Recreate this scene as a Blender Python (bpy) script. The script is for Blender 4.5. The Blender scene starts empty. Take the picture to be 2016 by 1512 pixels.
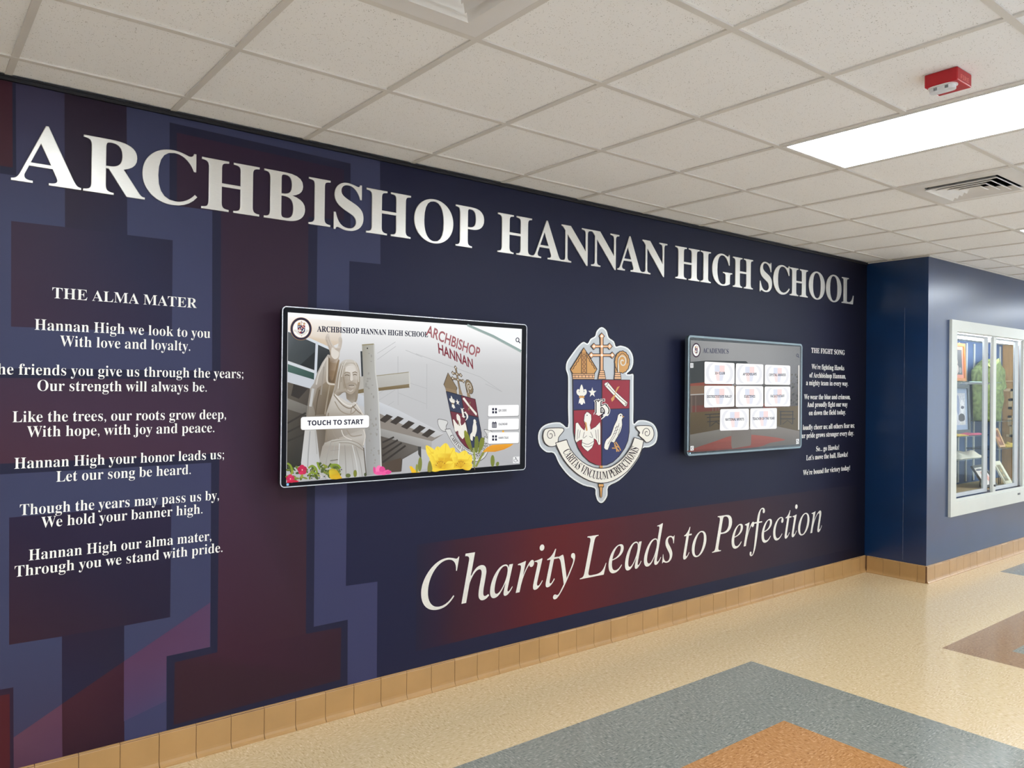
import bpy, bmesh, math, random
from mathutils import Vector, Matrix, geometry

random.seed(7)
SC = bpy.context.scene
COL = SC.collection

# ------------------------------------------------------------------ camera
CAM = Vector((0.0, -3.615, 1.672))
FPX = 1531.474
RT = Vector((0.78195878, -0.62323841, 0.01069332))
UP = Vector((-0.01143783, 0.00280578, 0.99993065))
FW = Vector((0.62322519, 0.78202686, 0.00493449))
cam_d = bpy.data.cameras.new('camera')
cam_d.sensor_width = 36.0
cam_d.lens = FPX / 2016.0 * 36.0
cam_d.clip_start = 0.05
cam_d.clip_end = 60
cam_o = bpy.data.objects.new('camera', cam_d)
COL.objects.link(cam_o)
cam_o.matrix_world = Matrix(((RT.x, UP.x, -FW.x, CAM.x), (RT.y, UP.y, -FW.y, CAM.y), (RT.z, UP.z, -FW.z, CAM.z), (0, 0, 0, 1)))
SC.camera = cam_o

# ------------------------------------------------------------------ light, exposure
SC.view_settings.view_transform = 'Standard'
SC.view_settings.look = 'None'
SC.view_settings.gamma = 1.0
SC.view_settings.use_curve_mapping = False
SC.view_settings.exposure = 0.0
PANEL_STRENGTH = 22.5
w = bpy.data.worlds.new('world')
SC.world = w
w.use_nodes = True
w.node_tree.nodes['Background'].inputs[0].default_value = (0.80, 0.90, 1.0, 1)
w.node_tree.nodes['Background'].inputs[1].default_value = 2.4

# ------------------------------------------------------------------ dimensions (metres)
CEIL = 2.869
GX0, GY0, T = 0.341, 0.392, 0.61      # ceiling grid origin and module
XL, XR, YF = -4.0, 14.0, -7.6         # hall ends and the wall opposite
XP, YP = 7.1, -0.553                  # return wall and display-case wall
BBH = 0.15


# ------------------------------------------------------------------ helpers
def lin(c):
    r = []
    for v in c[:3]:
        v = v / 255.0
        r.append(v / 12.92 if v <= 0.04045 else ((v + 0.055) / 1.055) ** 2.4)
    return (r[0], r[1], r[2], 1.0)


def unp(u, v, axis, val):
    d = RT * ((u - 1008) / FPX) - UP * ((v - 756) / FPX) + FW
    return CAM + d * ((val - CAM[axis]) / d[axis])


MATS = {}


def mat(name, col=(200, 200, 200), rough=0.5, metal=0.0, spec=0.5, noise=None, emit=None, bump=None):
    """principled material with a procedural colour variation: noise=(scale, amount[, stretch])"""
    if name in MATS:
        return MATS[name]
    m = bpy.data.materials.new(name)
    m.use_nodes = True
    nt = m.node_tree
    b = nt.nodes['Principled BSDF']
    b.inputs['Roughness'].default_value = rough
    b.inputs['Metallic'].default_value = metal
    b.inputs['Specular IOR Level'].default_value = spec
    c = lin(col)
    b.inputs['Base Color'].default_value = c
    if noise:
        tc = nt.nodes.new('ShaderNodeTexCoord')
        mp = nt.nodes.new('ShaderNodeMapping')
        if len(noise) > 2:
            mp.inputs['Scale'].default_value = noise[2]
        nz = nt.nodes.new('ShaderNodeTexNoise')
        nz.inputs['Scale'].default_value = noise[0]
        nz.inputs['Detail'].default_value = 4
        rp = nt.nodes.new('ShaderNodeValToRGB')
        a = noise[1]
        rp.color_ramp.elements[0].position = 0.3
        rp.color_ramp.elements[1].position = 0.7
        rp.color_ramp.elements[0].color = (c[0] * (1 - a), c[1] * (1 - a), c[2] * (1 - a), 1)
        rp.color_ramp.elements[1].color = (min(1, c[0] * (1 + a)), min(1, c[1] * (1 + a)), min(1, c[2] * (1 + a)), 1)
        nt.links.new(tc.outputs['Object'], mp.inputs[0])
        nt.links.new(mp.outputs[0], nz.inputs['Vector'])
        nt.links.new(nz.outputs['Fac'], rp.inputs[0])
        nt.links.new(rp.outputs[0], b.inputs['Base Color'])
        if bump:
            bp = nt.nodes.new('ShaderNodeBump')
            bp.inputs['Strength'].default_value = bump
            bp.inputs['Distance'].default_value = 0.002
            nt.links.new(nz.outputs['Fac'], bp.inputs['Height'])
            nt.links.new(bp.outputs[0], b.inputs['Normal'])
    if emit:
        b.inputs['Emission Color'].default_value = lin(emit[0])
        b.inputs['Emission Strength'].default_value = emit[1]
    MATS[name] = m
    return m


def art_mat(name, rough=0.4, emission=None, metal=0.0, spec=0.5):
    """colour comes from the printed artwork (a colour attribute)"""
    m = bpy.data.materials.new(name)
    m.use_nodes = True
    nt = m.node_tree
    b = nt.nodes['Principled BSDF']
    at = nt.nodes.new('ShaderNodeAttribute')
    at.attribute_name = 'Col'
    b.inputs['Roughness'].default_value = rough
    b.inputs['Metallic'].default_value = metal
    b.inputs['Specular IOR Level'].default_value = spec
    if emission:
        b.inputs['Base Color'].default_value = (0.01, 0.01, 0.01, 1)
        nt.links.new(at.outputs['Color'], b.inputs['Emission Color'])
        b.inputs['Emission Strength'].default_value = emission
    else:
        nt.links.new(at.outputs['Color'], b.inputs['Base Color'])
    MATS[name] = m
    return m


def tag(o, label=None, cat=None, group=None, kind=None):
    if label:
        o['label'] = label
    if cat:
        o['category'] = cat
    if group:
        o['group'] = group
    if kind:
        o['kind'] = kind
    return o


def empty(name, loc, label, cat, group=None):
    o = bpy.data.objects.new(name, None)
    COL.objects.link(o)
    o.location = loc
    o.empty_display_size = 0.1
    return tag(o, label, cat, group)


def base_of(parent):
    v = Vector((0, 0, 0))
    while parent is not None:
        v += parent.location
        parent = parent.parent
    return v


class MB:
    """collects shapes in world coordinates; build() links ONE mesh object"""

    def __init__(self):
        self.v = []
        self.f = []
        self.m = []

    def add(self, vs, fs, mi=0):
        n = len(self.v)
        self.v += [Vector(p) for p in vs]
        for f in fs:
            self.f.append([i + n for i in f])
            self.m.append(mi)
        return self

    def box(self, a, b, mi=0, bevel=0.0, seg=2):
        x0, y0, z0 = [min(a[i], b[i]) for i in range(3)]
        x1, y1, z1 = [max(a[i], b[i]) for i in range(3)]
        vs = [(x0, y0, z0), (x1, y0, z0), (x1, y1, z0), (x0, y1, z0), (x0, y0, z1), (x1, y0, z1), (x1, y1, z1), (x0, y1, z1)]
        fs = [(0, 3, 2, 1), (4, 5, 6, 7), (0, 1, 5, 4), (1, 2, 6, 5), (2, 3, 7, 6), (3, 0, 4, 7)]
        if bevel > 0:
            bm = bmesh.new()
            bv = [bm.verts.new(p) for p in vs]
            for f in fs:
                bm.faces.new([bv[i] for i in f])
            bmesh.ops.bevel(bm, geom=bm.edges[:], offset=bevel, segments=seg, affect='EDGES', profile=0.5)
            self.bm(bm, mi)
            bm.free()
            return self
        return self.add(vs, fs, mi)

    def bm(self, bm, mi=0):
        bm.verts.index_update()
        self.add([v.co.copy() for v in bm.verts], [[v.index for v in f.verts] for f in bm.faces], mi)

    def prism(self, poly, axis, a, b, mi=0):
        """extrude a convex/concave 2D outline along an axis between a and b"""
        n = len(poly)

        def P(p, t):
            q = [0, 0, 0]
            o = [i for i in range(3) if i != axis]
            q[o[0]] = p[0]
            q[o[1]] = p[1]
            q[axis] = t
            return q
        vs = [P(p, a) for p in poly] + [P(p, b) for p in poly]
        fs = [[i, (i + 1) % n, n + (i + 1) % n, n + i] for i in range(n)]
        self.add(vs, fs, mi)
        tris = geometry.tessellate_polygon([[Vector((p[0], p[1], 0)) for p in poly]])
        self.add(vs[:n], [list(t) for t in tris], mi)
        self.add(vs[n:], [list(t) for t in tris], mi)
        return self

    def tube(self, pts, r, seg=8, mi=0):
        pts = [Vector(p) for p in pts]
        rings = []
        for i, p in enumerate(pts):
            d = (pts[min(i + 1, len(pts) - 1)] - pts[max(i - 1, 0)]).normalized()
            a = d.cross(Vector((0, 0, 1)))
            if a.length < 1e-3:
                a = d.cross(Vector((1, 0, 0)))
            a.normalize()
            c = d.cross(a)
            rings.append([p + (a * math.cos(k * 2 * math.pi / seg) + c * math.sin(k * 2 * math.pi / seg)) * r for k in range(seg)])
        vs = [q for rg in rings for q in rg]
        fs = []
        for i in range(len(pts) - 1):
            for k in range(seg):
                fs.append([i * seg + k, i * seg + (k + 1) % seg, (i + 1) * seg + (k + 1) % seg, (i + 1) * seg + k])
        fs.append(list(range(seg))[::-1])
        fs.append([(len(pts) - 1) * seg + k for k in range(seg)])
        return self.add(vs, fs, mi)

    def build(self, name, mats, parent=None, smooth=False, recalc=True):
        if not isinstance(mats, (list, tuple)):
            mats = [mats]
        if parent is not None:
            org = base_of(parent)
        else:
            xs = [p.x for p in self.v]
            ys = [p.y for p in self.v]
            zs = [p.z for p in self.v]
            org = Vector(((min(xs) + max(xs)) / 2, (min(ys) + max(ys)) / 2, min(zs)))
        me = bpy.data.meshes.new(name)
        me.from_pydata([p - org for p in self.v], [], self.f)
        for m in mats:
            me.materials.append(m)
        me.polygons.foreach_set('material_index', self.m)
        if smooth:
            me.polygons.foreach_set('use_smooth', [True] * len(me.polygons))
        if recalc:
            bm = bmesh.new()
            bm.from_mesh(me)
            bmesh.ops.recalc_face_normals(bm, faces=bm.faces[:])
            bm.to_mesh(me)
            bm.free()
        me.update()
        o = bpy.data.objects.new(name, me)
        COL.objects.link(o)
        if parent is not None:
            o.parent = parent
        else:
            o.location = org
        return o


def struct(o):
    o['kind'] = 'structure'
    return o


# ------------------------------------------------------------------ lettering (glyph outlines of the built-in font)
BOLD = {}
ITAL = {}
SANSB = {}
for i in range(26):
    BOLD[chr(65 + i)] = chr(0x1D400 + i)
    BOLD[chr(97 + i)] = chr(0x1D41A + i)
    ITAL[chr(65 + i)] = chr(0x1D434 + i)
    ITAL[chr(97 + i)] = chr(0x1D44E + i)
    SANSB[chr(65 + i)] = chr(0x1D5D4 + i)
    SANSB[chr(97 + i)] = chr(0x1D5EE + i)
ITAL['h'] = chr(0x210E)
STY = {'bold': BOLD, 'ital': ITAL, 'sansb': SANSB, 'sans': {}, 'frak': {'H': chr(0x1D58D)}}
_G = {}


def _text_mesh(body, extrude=0.0, bevel=0.0, offset=0.0, res=5):
    cu = bpy.data.curves.new('glyph_tmp', 'FONT')
    cu.body = body
    cu.size = 1.0
    cu.resolution_u = res
    cu.extrude = extrude
    cu.bevel_depth = bevel
    cu.bevel_resolution = 1
    cu.offset = offset
    o = bpy.data.objects.new('glyph_tmp', cu)
    COL.objects.link(o)
    bpy.context.view_layer.update()
    dg = bpy.context.evaluated_depsgraph_get()
    ev = o.evaluated_get(dg)
    me = ev.to_mesh()
    vs = [v.co.copy() for v in me.vertices]
    fs = [list(p.vertices) for p in me.polygons]
    ev.to_mesh_clear()
    bpy.data.objects.remove(o)
    bpy.data.curves.remove(cu)
    return vs, fs


def glyph(sty, ch, extrude=0.0, bevel=0.0, offset=0.0):
    k = (sty, ch, extrude, bevel, offset)
    if k in _G:
        return _G[k]
    c = STY[sty].get(ch, ch)
    if ch == ' ':
        g = ([], [], 0.26)
    else:
        vs, fs = _text_mesh(c, extrude, bevel, offset)
        ref = STY[sty].get('n', 'n')
        a, _ = _text_mesh(ref + c + ref)
        b, _ = _text_mesh(ref + ref)
        adv = (max(v.x for v in a) - min(v.x for v in a)) - (max(v.x for v in b) - min(v.x for v in b))
        if sty == 'ital' and ch == 'h':
            xh = cap_of('ital', 'l')
            s = xh / max(v.y for v in vs)
            vs = [Vector((v.x * s, v.y * s, v.z)) for v in vs]
            adv *= s
        g = (vs, fs, adv)
    _G[k] = g
    return g


_CAP = {}


def cap_of(sty, ch='H'):
    if (sty, ch) not in _CAP:
        vs, _ = _text_mesh(STY[sty].get(ch, ch))
        _CAP[(sty, ch)] = max(v.y for v in vs)
    return _CAP[(sty, ch)]


def text_polys(txt, sty, p0, p1, up, track=0.0, offset=0.0):
    """flat glyph triangles of a line whose ink runs from p0 to p1 (2D), cap height vector up"""
    vs, fs, x = [], [], 0.0
    for ch in txt:
        gv, gf, adv = glyph(sty, ch, offset=offset)
        n = len(vs)
        vs += [(v.x + x, v.y) for v in gv]
        fs += [[i + n for i in f] for f in gf]
        x += adv + track
    x0 = min(v[0] for v in vs)
    x1 = max(v[0] for v in vs)
    cp = cap_of(sty)
    p0 = Vector(p0)
    d = (Vector(p1) - p0) / (x1 - x0)
    up = Vector(up) / cp
    return [p0 + d * (v[0] - x0) + up * v[1] for v in vs], fs


# ------------------------------------------------------------------ flat artwork on an upright plane (y = const)
def smooth_poly(pts, n=4, closed=True):
    out = []
    N = len(pts)
    P = [Vector(p) for p in pts]
    rng = range(N) if closed else range(N - 1)
    for i in rng:
        a, b, c, d = (P[(i - 1) % N], P[i], P[(i + 1) % N], P[(i + 2) % N]) if closed else (P[max(i - 1, 0)], P[i], P[i + 1], P[min(i + 2, N - 1)])
        for k in range(n):
            t = k / n
            out.append(0.5 * ((2 * b) + (c - a) * t + (2 * a - 5 * b + 4 * c - d) * t * t + (3 * b - a - 3 * c + d) * t * t * t))
    if not closed:
        out.append(P[-1])
    return out


class Art:
    def __init__(self, y, px=None, step=0.00005):
        self.STEP = step
        self.y = y
        self.px = px or (lambda x, y_: (x, y_))   # picture coordinates -> photo pixels
        self.v = []
        self.f = []
        self.c = []
        self.k = 0
        self.raw = False

    def to(self, p):
        if self.raw:
            return Vector((p[0], p[1]))
        u, v = self.px(p[0], p[1])
        q = unp(u, v, 1, self.y)
        return Vector((q.x, q.z))

    def tri(self, P, faces, cols):
        """P already in plane metres; cols one colour or one per vertex"""
        n = len(self.v)
        y = self.y - self.k * self.STEP
        self.k += 1
        self.v += [Vector((p[0], y, p[1])) for p in P]
        one = not isinstance(cols, list)
        for f in faces:
            self.f.append([i + n for i in f])
            self.c.append([lin(cols) if one else lin(cols[i]) for i in f])

    def poly(self, pts, col, smooth=0, clamp=None):
        if smooth:
            if isinstance(col, list):
                col = [c for c in col for _ in range(smooth)]
            pts = smooth_poly(pts, smooth)
        P = [self.to(p) for p in pts]
        if clamp:
            P = [Vector((min(max(p.x, clamp[0]), clamp[1]), min(max(p.y, clamp[2]), clamp[3]))) for p in P]
        tris = geometry.tessellate_polygon([[Vector((p.x, p.y, 0)) for p in P]])
        self.tri(P, [list(t) for t in tris], col)
        return self

    def grid(self, rows, cols_):
        """rows of points with a colour for each: a smoothly shaded sheet"""
        P = [self.to(p) for r in rows for p in r]
        n = len(rows[0])
        F = []
        for i in range(len(rows) - 1):
            for j in range(n - 1):
                F.append([i * n + j, i * n + j + 1, (i + 1) * n + j + 1, (i + 1) * n + j])
        self.tri(P, F, [c for r in cols_ for c in r])
        return self

    def stroke(self, pts, wid, col, closed=False, smooth=0):
        """line of width wid (picture units)"""
        if smooth:
            pts = smooth_poly(pts, smooth, closed)
        pts = [Vector((p[0], p[1])) for p in pts]
        N = len(pts)
        L, R = [], []
        for i in range(N):
            a = pts[i - 1] if (i > 0 or closed) else pts[i]
            b = pts[(i + 1) % N] if (i < N - 1 or closed) else pts[i]
            d = (b - a)
            if d.length < 1e-9:
                d = Vector((1, 0))
            d.normalize()
            nrm = Vector((-d.y, d.x)) * wid / 2
            L.append(pts[i] + nrm)
            R.append(pts[i] - nrm)
        P = [self.to(p) for p in L + R]
        F = []
        for i in range(N if closed else N - 1):
            j = (i + 1) % N
            F.append([i, j, N + j, N + i])
        self.tri(P, F, col)
        return self

    def ell(self, cx, cy, rx, ry, col, rot=0.0, n=20):
        c, s = math.cos(rot), math.sin(rot)
        pts = []
        for i in range(n):
            a = 2 * math.pi * i / n
            x, y = rx * math.cos(a), ry * math.sin(a)
            pts.append((cx + x * c - y * s, cy + x * s + y * c))
        return self.poly(pts, col)

    def rquad(self, q, r, col):
        """four-cornered tile with rounded corners; q = TL, TR, BR, BL"""
        q = [Vector(p) for p in q]
        out = []
        for i in range(4):
            p, a, b = q[i], q[i - 1], q[(i + 1) % 4]
            da = (a - p).normalized() * r
            db = (b - p).normalized() * r
            for k in range(5):
                t = k / 4
                out.append(p + da * (1 - t) ** 2 + db * t ** 2)
        return self.poly(out, col)

    def text(self, txt, sty, p0, p1, cap, col, up=None, offset=0.0):
        a, b = self.to(p0), self.to(p1)
        if up is None:
            mid = ((p0[0] + p1[0]) / 2, (p0[1] + p1[1]) / 2)
            upv = self.to((mid[0], mid[1] - cap)) - self.to(mid)
        else:
            upv = self.to((p0[0] + up[0], p0[1] + up[1])) - a
        P, F = text_polys(txt, sty, a, b, upv, offset=offset)
        self.tri(P, F, col)
        return self

    def build(self, name, material, parent=None):
        org = base_of(parent) if parent is not None else Vector((0, 0, 0))
        if parent is None:
            xs = [p.x for p in self.v]
            zs = [p.z for p in self.v]
            org = Vector(((min(xs) + max(xs)) / 2, self.y, min(zs)))
        me = bpy.data.meshes.new(name)
        me.from_pydata([p - org for p in self.v], [], self.f)
        ca = me.color_attributes.new('Col', 'FLOAT_COLOR', 'CORNER')
        flat = [x for f in self.c for c in f for x in c]
        ca.data.foreach_set('color', flat)
        me.materials.append(material)
        bm = bmesh.new()
        bm.from_mesh(me)
        for f in bm.faces:
            f.normal_update()
            if f.normal.y > 0:
                f.normal_flip()
        bm.to_mesh(me)
        bm.free()
        o = bpy.data.objects.new(name, me)
        COL.objects.link(o)
        if parent is not None:
            o.parent = parent
        else:
            o.location = org
        return o

# ================================================================== room shell
def ceiling_mat():
    m = mat('ceiling_tile', (226, 222, 212), 0.9, spec=0.2)
    nt = m.node_tree
    b = nt.nodes['Principled BSDF']
    tc = nt.nodes.new('ShaderNodeTexCoord')
    vo = nt.nodes.new('ShaderNodeTexVoronoi')
    vo.inputs['Scale'].default_value = 120
    nz = nt.nodes.new('ShaderNodeTexNoise')
    nz.inputs['Scale'].default_value = 34
    nz.inputs['Detail'].default_value = 3
    a = nt.nodes.new('ShaderNodeMath')
    a.operation = 'MULTIPLY'
    r = nt.nodes.new('ShaderNodeMapRange')
    r.inputs['From Min'].default_value = 0.03
    r.inputs['From Max'].default_value = 0.10
    mx = nt.nodes.new('ShaderNodeMix')
    mx.data_type = 'RGBA'
    mx.inputs['A'].default_value = lin((156, 152, 144))
    mx.inputs['B'].default_value = lin((249, 249, 249))
    nt.links.new(tc.outputs['Object'], vo.inputs['Vector'])
    nt.links.new(tc.outputs['Object'], nz.inputs['Vector'])
    nt.links.new(vo.outputs['Distance'], a.inputs[0])
    nt.links.new(nz.outputs['Fac'], a.inputs[1])
    nt.links.new(a.outputs[0], r.inputs['Value'])
    nt.links.new(r.outputs[0], mx.inputs['Factor'])
    nt.links.new(mx.outputs['Result'], b.inputs['Base Color'])
    return m


def floor_mat(name, c1, c2, c3, rough=0.17):
    """vinyl tile: short streaks of lighter and darker chips, turned a quarter turn from tile to tile"""
    m = mat(name, c1, rough, spec=0.5)
    nt = m.node_tree
    b = nt.nodes['Principled BSDF']
    tc = nt.nodes.new('ShaderNodeTexCoord')
    ck = nt.nodes.new('ShaderNodeTexChecker')
    ck.inputs['Scale'].default_value = 1 / 0.305
    outs = []
    for sc in ((40, 130, 1), (130, 40, 1)):
        mp = nt.nodes.new('ShaderNodeMapping')
        mp.inputs['Scale'].default_value = sc
        nz = nt.nodes.new('ShaderNodeTexNoise')
        nz.inputs['Scale'].default_value = 1.0
        nz.inputs['Detail'].default_value = 2
        nt.links.new(tc.outputs['Object'], mp.inputs[0])
        nt.links.new(mp.outputs[0], nz.inputs['Vector'])
        outs.append(nz.outputs['Fac'])
    mf = nt.nodes.new('ShaderNodeMix')
    nt.links.new(tc.outputs['Object'], ck.inputs['Vector'])
    nt.links.new(ck.outputs['Fac'], mf.inputs['Factor'])
    nt.links.new(outs[0], mf.inputs['A'])
    nt.links.new(outs[1], mf.inputs['B'])
    rp = nt.nodes.new('ShaderNodeValToRGB')
    e = rp.color_ramp.elements
    e[0].position, e[0].color = 0.34, lin(c2)
    e[1].position, e[1].color = 0.68, lin(c3)
    for p_, c_ in ((0.44, c1), (0.57, c1)):
        q = e.new(p_)
        q.color = lin(c_)
    nt.links.new(mf.outputs['Result'], rp.inputs[0])
    nt.links.new(rp.outputs[0], b.inputs['Base Color'])
    return m


M_TILE = ceiling_mat()
M_GRID = mat('ceiling_grid_metal', (222, 218, 212), 0.45, noise=(3, 0.03))
M_WHITE = mat('white_enamel', (232, 230, 228), 0.4, noise=(5, 0.03))
M_NAVY = mat('navy_wall_paint', (4, 42, 84), 0.28, spec=0.8, noise=(2.5, 0.12))
M_HALL = mat('pale_hall_paint', (236, 236, 236), 0.6, noise=(1.5, 0.05))
M_BLACK = mat('shadow_gap_black', (15, 15, 24), 0.5, noise=(20, 0.2))
M_BASE = mat('glazed_base_tile', (178, 138, 88), 0.28, noise=(5, 0.07))
M_GROUT = mat('brown_grout', (104, 70, 42), 0.8, noise=(40, 0.2))
M_BACK = mat('navy_backing', (22, 22, 40), 0.5, noise=(3, 0.1))

# floor: cream field with grey, tan and brown pattern rectangles
FM = [floor_mat('vinyl_cream', (216, 191, 150), (195, 167, 125), (234, 213, 178)),
      floor_mat('vinyl_grey', (138, 139, 130), (108, 112, 106), (172, 171, 160)),
      floor_mat('vinyl_tan', (186, 134, 84), (154, 104, 60), (212, 164, 116)),
      floor_mat('vinyl_brown', (156, 122, 92), (134, 102, 76), (178, 144, 112)),
      floor_mat('vinyl_pale_bounce', (226, 228, 230), (206, 208, 210), (238, 240, 242))]  # last one: unseen far floor, made pale to bounce neutral light to the ceiling
RECTS = [(1.12, 4.17, -3.35, -0.785, 1), (1.73, 3.555, -2.74, -1.395, 2),
         (5.39, 6.91, -2.61, -1.393, 3), (5.695, 6.605, -2.305, -1.698, 1),
         (8.13, 11.18, -3.35, -0.77, 1), (8.74, 10.57, -2.74, -1.38, 2),
         (-0.93, 0.0, -2.61, -1.393, 3), (XL, XR, YF, -3.9, 4)]
xs = sorted({XL, XR} | {r[0] for r in RECTS} | {r[1] for r in RECTS})
ys = sorted({YF, 0.0} | {r[2] for r in RECTS} | {r[3] for r in RECTS})
mb = MB()
for i in range(len(xs) - 1):
    for j in range(len(ys) - 1):
        cx, cy = (xs[i] + xs[i + 1]) / 2, (ys[j] + ys[j + 1]) / 2
        mi = 0
        for r in RECTS:
            if r[0] < cx < r[1] and r[2] < cy < r[3]:
                mi = r[4]
        mb.add([(xs[i], ys[j], 0), (xs[i + 1], ys[j], 0), (xs[i + 1], ys[j + 1], 0), (xs[i], ys[j + 1], 0)], [(0, 1, 2, 3)], mi)
struct(mb.build('floor', FM))

# ceiling tiles (open where a vent hangs) and the white T-bar grid
LIGHT_K = [-5, 0, 5, 10, 15, 20]
VENT_K = [1, 7]


def gx(k):
    return GX0 + k * T


def gy(l):
    return GY0 - l * T


mb = MB()
kx0, kx1 = -8, 23
for k in range(kx0, kx1):
    for l in range(0, 14):
        if l == 3 and k in VENT_K:
            continue
        x0, x1 = max(gx(k), XL), min(gx(k + 1), XR)
        y1, y0 = min(gy(l), 0.0), max(gy(l + 1), YF)
        if x1 <= x0 or y1 <= y0:
            continue
        z = CEIL + 0.007
        mb.add([(x0, y0, z), (x1, y0, z), (x1, y1, z), (x0, y1, z)], [(0, 1, 2, 3)])
struct(mb.build('ceiling', M_TILE, recalc=False))
mb = MB()
hw = 0.0125
for l in range(1, 14):
    cuts = [XL] + ([q for k in LIGHT_K for q in (gx(k) + hw, gx(k + 1) - hw)] if l in (4, 11) else []) + [XR]
    for i in range(0, len(cuts), 2):
        mb.box((cuts[i], gy(l) - hw, CEIL), (cuts[i + 1], gy(l) + hw, CEIL + 0.0068))
for k in range(kx0 + 1, kx1):
    mb.box((gx(k) - hw, YF, CEIL + 0.0004), (gx(k) + hw, -0.012, CEIL + 0.0066))
struct(mb.build('trim_1', M_GRID))

# walls
mb = MB().box((XL, 0, 0), (XP + 0.1, 0.1, CEIL + 0.01))
struct(mb.build('wall_back', M_BACK))
mb = MB().box((XL, -0.014, CEIL - 0.018), (XP, 0, CEIL), 0)  # black strip standing in for the shadow gap above the mural
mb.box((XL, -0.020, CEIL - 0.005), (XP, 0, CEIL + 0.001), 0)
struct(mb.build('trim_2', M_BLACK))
M_SEAM = mat('paint_seam', (96, 104, 122), 0.5, noise=(30, 0.3))
mb = MB().box((XP, YP, 0), (XP + 0.1, 0, CEIL + 0.01))
mb.box((XP - 0.0012, -0.3515, 0.17), (XP, -0.3492, 2.43), 1)
struct(mb.build('wall_side', [M_NAVY, M_SEAM]))
OX0, OX1, OZ0, OZ1 = 7.65, 10.15, 0.69, 2.232
mb = MB()
mb.box((XP + 0.1, YP, 0), (OX0, YP + 0.1, CEIL + 0.01))
mb.box((OX1, YP, 0), (XR, YP + 0.1, CEIL + 0.01))
mb.box((OX0, YP, 0), (OX1, YP + 0.1, OZ0))
mb.box((OX0, YP, OZ1), (OX1, YP + 0.1, CEIL + 0.01))
struct(mb.build('wall_right', M_NAVY))
mb = MB().box((XP, YP - 0.019, CEIL - 0.006), (XR, YP, CEIL + 0.001)).box((XP - 0.019, YP - 0.019, CEIL - 0.006), (XP, 0, CEIL + 0.001))
struct(mb.build('trim_3', M_GRID))
struct(MB().box((XL, YF - 0.1, 0), (XR, YF, CEIL + 0.01)).build('wall_front', M_HALL))
struct(MB().box((XL - 0.1, YF - 0.1, 0), (XL, 0.1, CEIL + 0.01)).build('wall_left', M_HALL))
WY0, WY1, WZ0, WZ1 = -6.6, -0.8, 0.25, 2.62  # unseen window, added to send daylight onto the blue wall and ceiling
mb = MB()
mb.box((XR, YF - 0.1, 0), (XR + 0.1, WY0, CEIL + 0.01)).box((XR, WY1, 0), (XR + 0.1, 0.1, CEIL + 0.01))
mb.box((XR, WY0, 0), (XR + 0.1, WY1, WZ0)).box((XR, WY0, WZ1), (XR + 0.1, WY1, CEIL + 0.01))
struct(mb.build('wall_end', M_HALL))
mb = MB()
for k in range(6):
    y = WY0 + (WY1 - WY0) * k / 5
    mb.box((XR + 0.02, y - 0.03, WZ0), (XR + 0.08, y + 0.03, WZ1))
mb.box((XR + 0.02, WY0, WZ0), (XR + 0.08, WY1, WZ0 + 0.05)).box((XR + 0.02, WY0, WZ1 - 0.05), (XR + 0.08, WY1, WZ1))
struct(mb.build('added_window_1', M_WHITE))

# glazed tile baseboards
PROF = [(0.0, 0.0), (0.027, 0.0), (0.026, 0.006), (0.018, 0.013), (0.014, 0.024), (0.013, 0.035), (0.013, 0.141), (0.010, 0.148), (0.004, BBH), (0.0, BBH)]


def tile_run(name, a, b, first, pitch, fn):
    """row of base tiles from a to b along a wall; fn maps (along, out, z) to the room"""
    mb = MB()
    s = first
    while s > a:
        s -= pitch
    while s < b:
        p0, p1 = max(s, a) + 0.0014, min(s + pitch, b) - 0.0014
        if p1 - p0 > 0.01:
            j = random.uniform(-0.0007, 0.0007)
            n = len(PROF)
            vs = [fn(p0, o + (j if o > 0 else 0), z) for o, z in PROF] + [fn(p1, o + (j if o > 0 else 0), z) for o, z in PROF]
            fs = [[i, (i + 1) % n, n + (i + 1) % n, n + i] for i in range(n)] + [list(range(n)), list(range(n, 2 * n))]
            mb.add(vs, fs, 0)
        s += pitch
    n = 4
    q = [(0, 0), (0.0115, 0), (0.0115, BBH - 0.004), (0, BBH - 0.004)]
    vs = [fn(a, o, z) for o, z in q] + [fn(b, o, z) for o, z in q]
    mb.add(vs, [[i, (i + 1) % n, n + (i + 1) % n, n + i] for i in range(n)] + [[0, 1, 2, 3], [4, 5, 6, 7]], 1)
    return struct(mb.build(name, [M_BASE, M_GROUT]))


tile_run('baseboard_back', XL, XP - 0.0, 0.617, 0.1555, lambda s, o, z: (s, -o, z))
tile_run('baseboard_side', YP, -0.02, -0.18, 0.152, lambda s, o, z: (XP - o, s, z))
tile_run('baseboard_right', XP - 0.012, XR, XP - 0.012 + 0.0, 0.152, lambda s, o, z: (s, YP - o, z))


# ================================================================== ceiling fittings
M_LAMP = mat('light_diffuser', (250, 250, 248), 0.5, emit=((238, 247, 255), PANEL_STRENGTH))
M_DARK = mat('duct_black', (8, 8, 9), 0.9, noise=(10, 0.2))


def build_light(x0, label):
    y1 = gy(3)
    y0 = gy(5)
    t = empty('ceiling_light', (x0 + T / 2, (y0 + y1) / 2, CEIL), label, 'ceiling light', 'recessed fluorescent ceiling lights')
    a, b, c, d = x0 + 0.013, x0 + T - 0.013, y0 + 0.013, y1 - 0.013
    mb = MB()
    fw = 0.016
    z0, z1 = CEIL - 0.001, CEIL + 0.006
    mb.box((a, c, z0), (b, c + fw, z1)).box((a, d - fw, z0), (b, d, z1)).box((a, c + fw, z0), (a + fw, d - fw, z1)).box((b - fw, c + fw, z0), (b, d - fw, z1))
    mb.build('frame', M_WHITE, t)
    MB().box((a + fw, c + fw, CEIL + 0.001), (b - fw, d - fw, CEIL + 0.005)).build('diffuser', M_LAMP, t)
    return t


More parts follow.
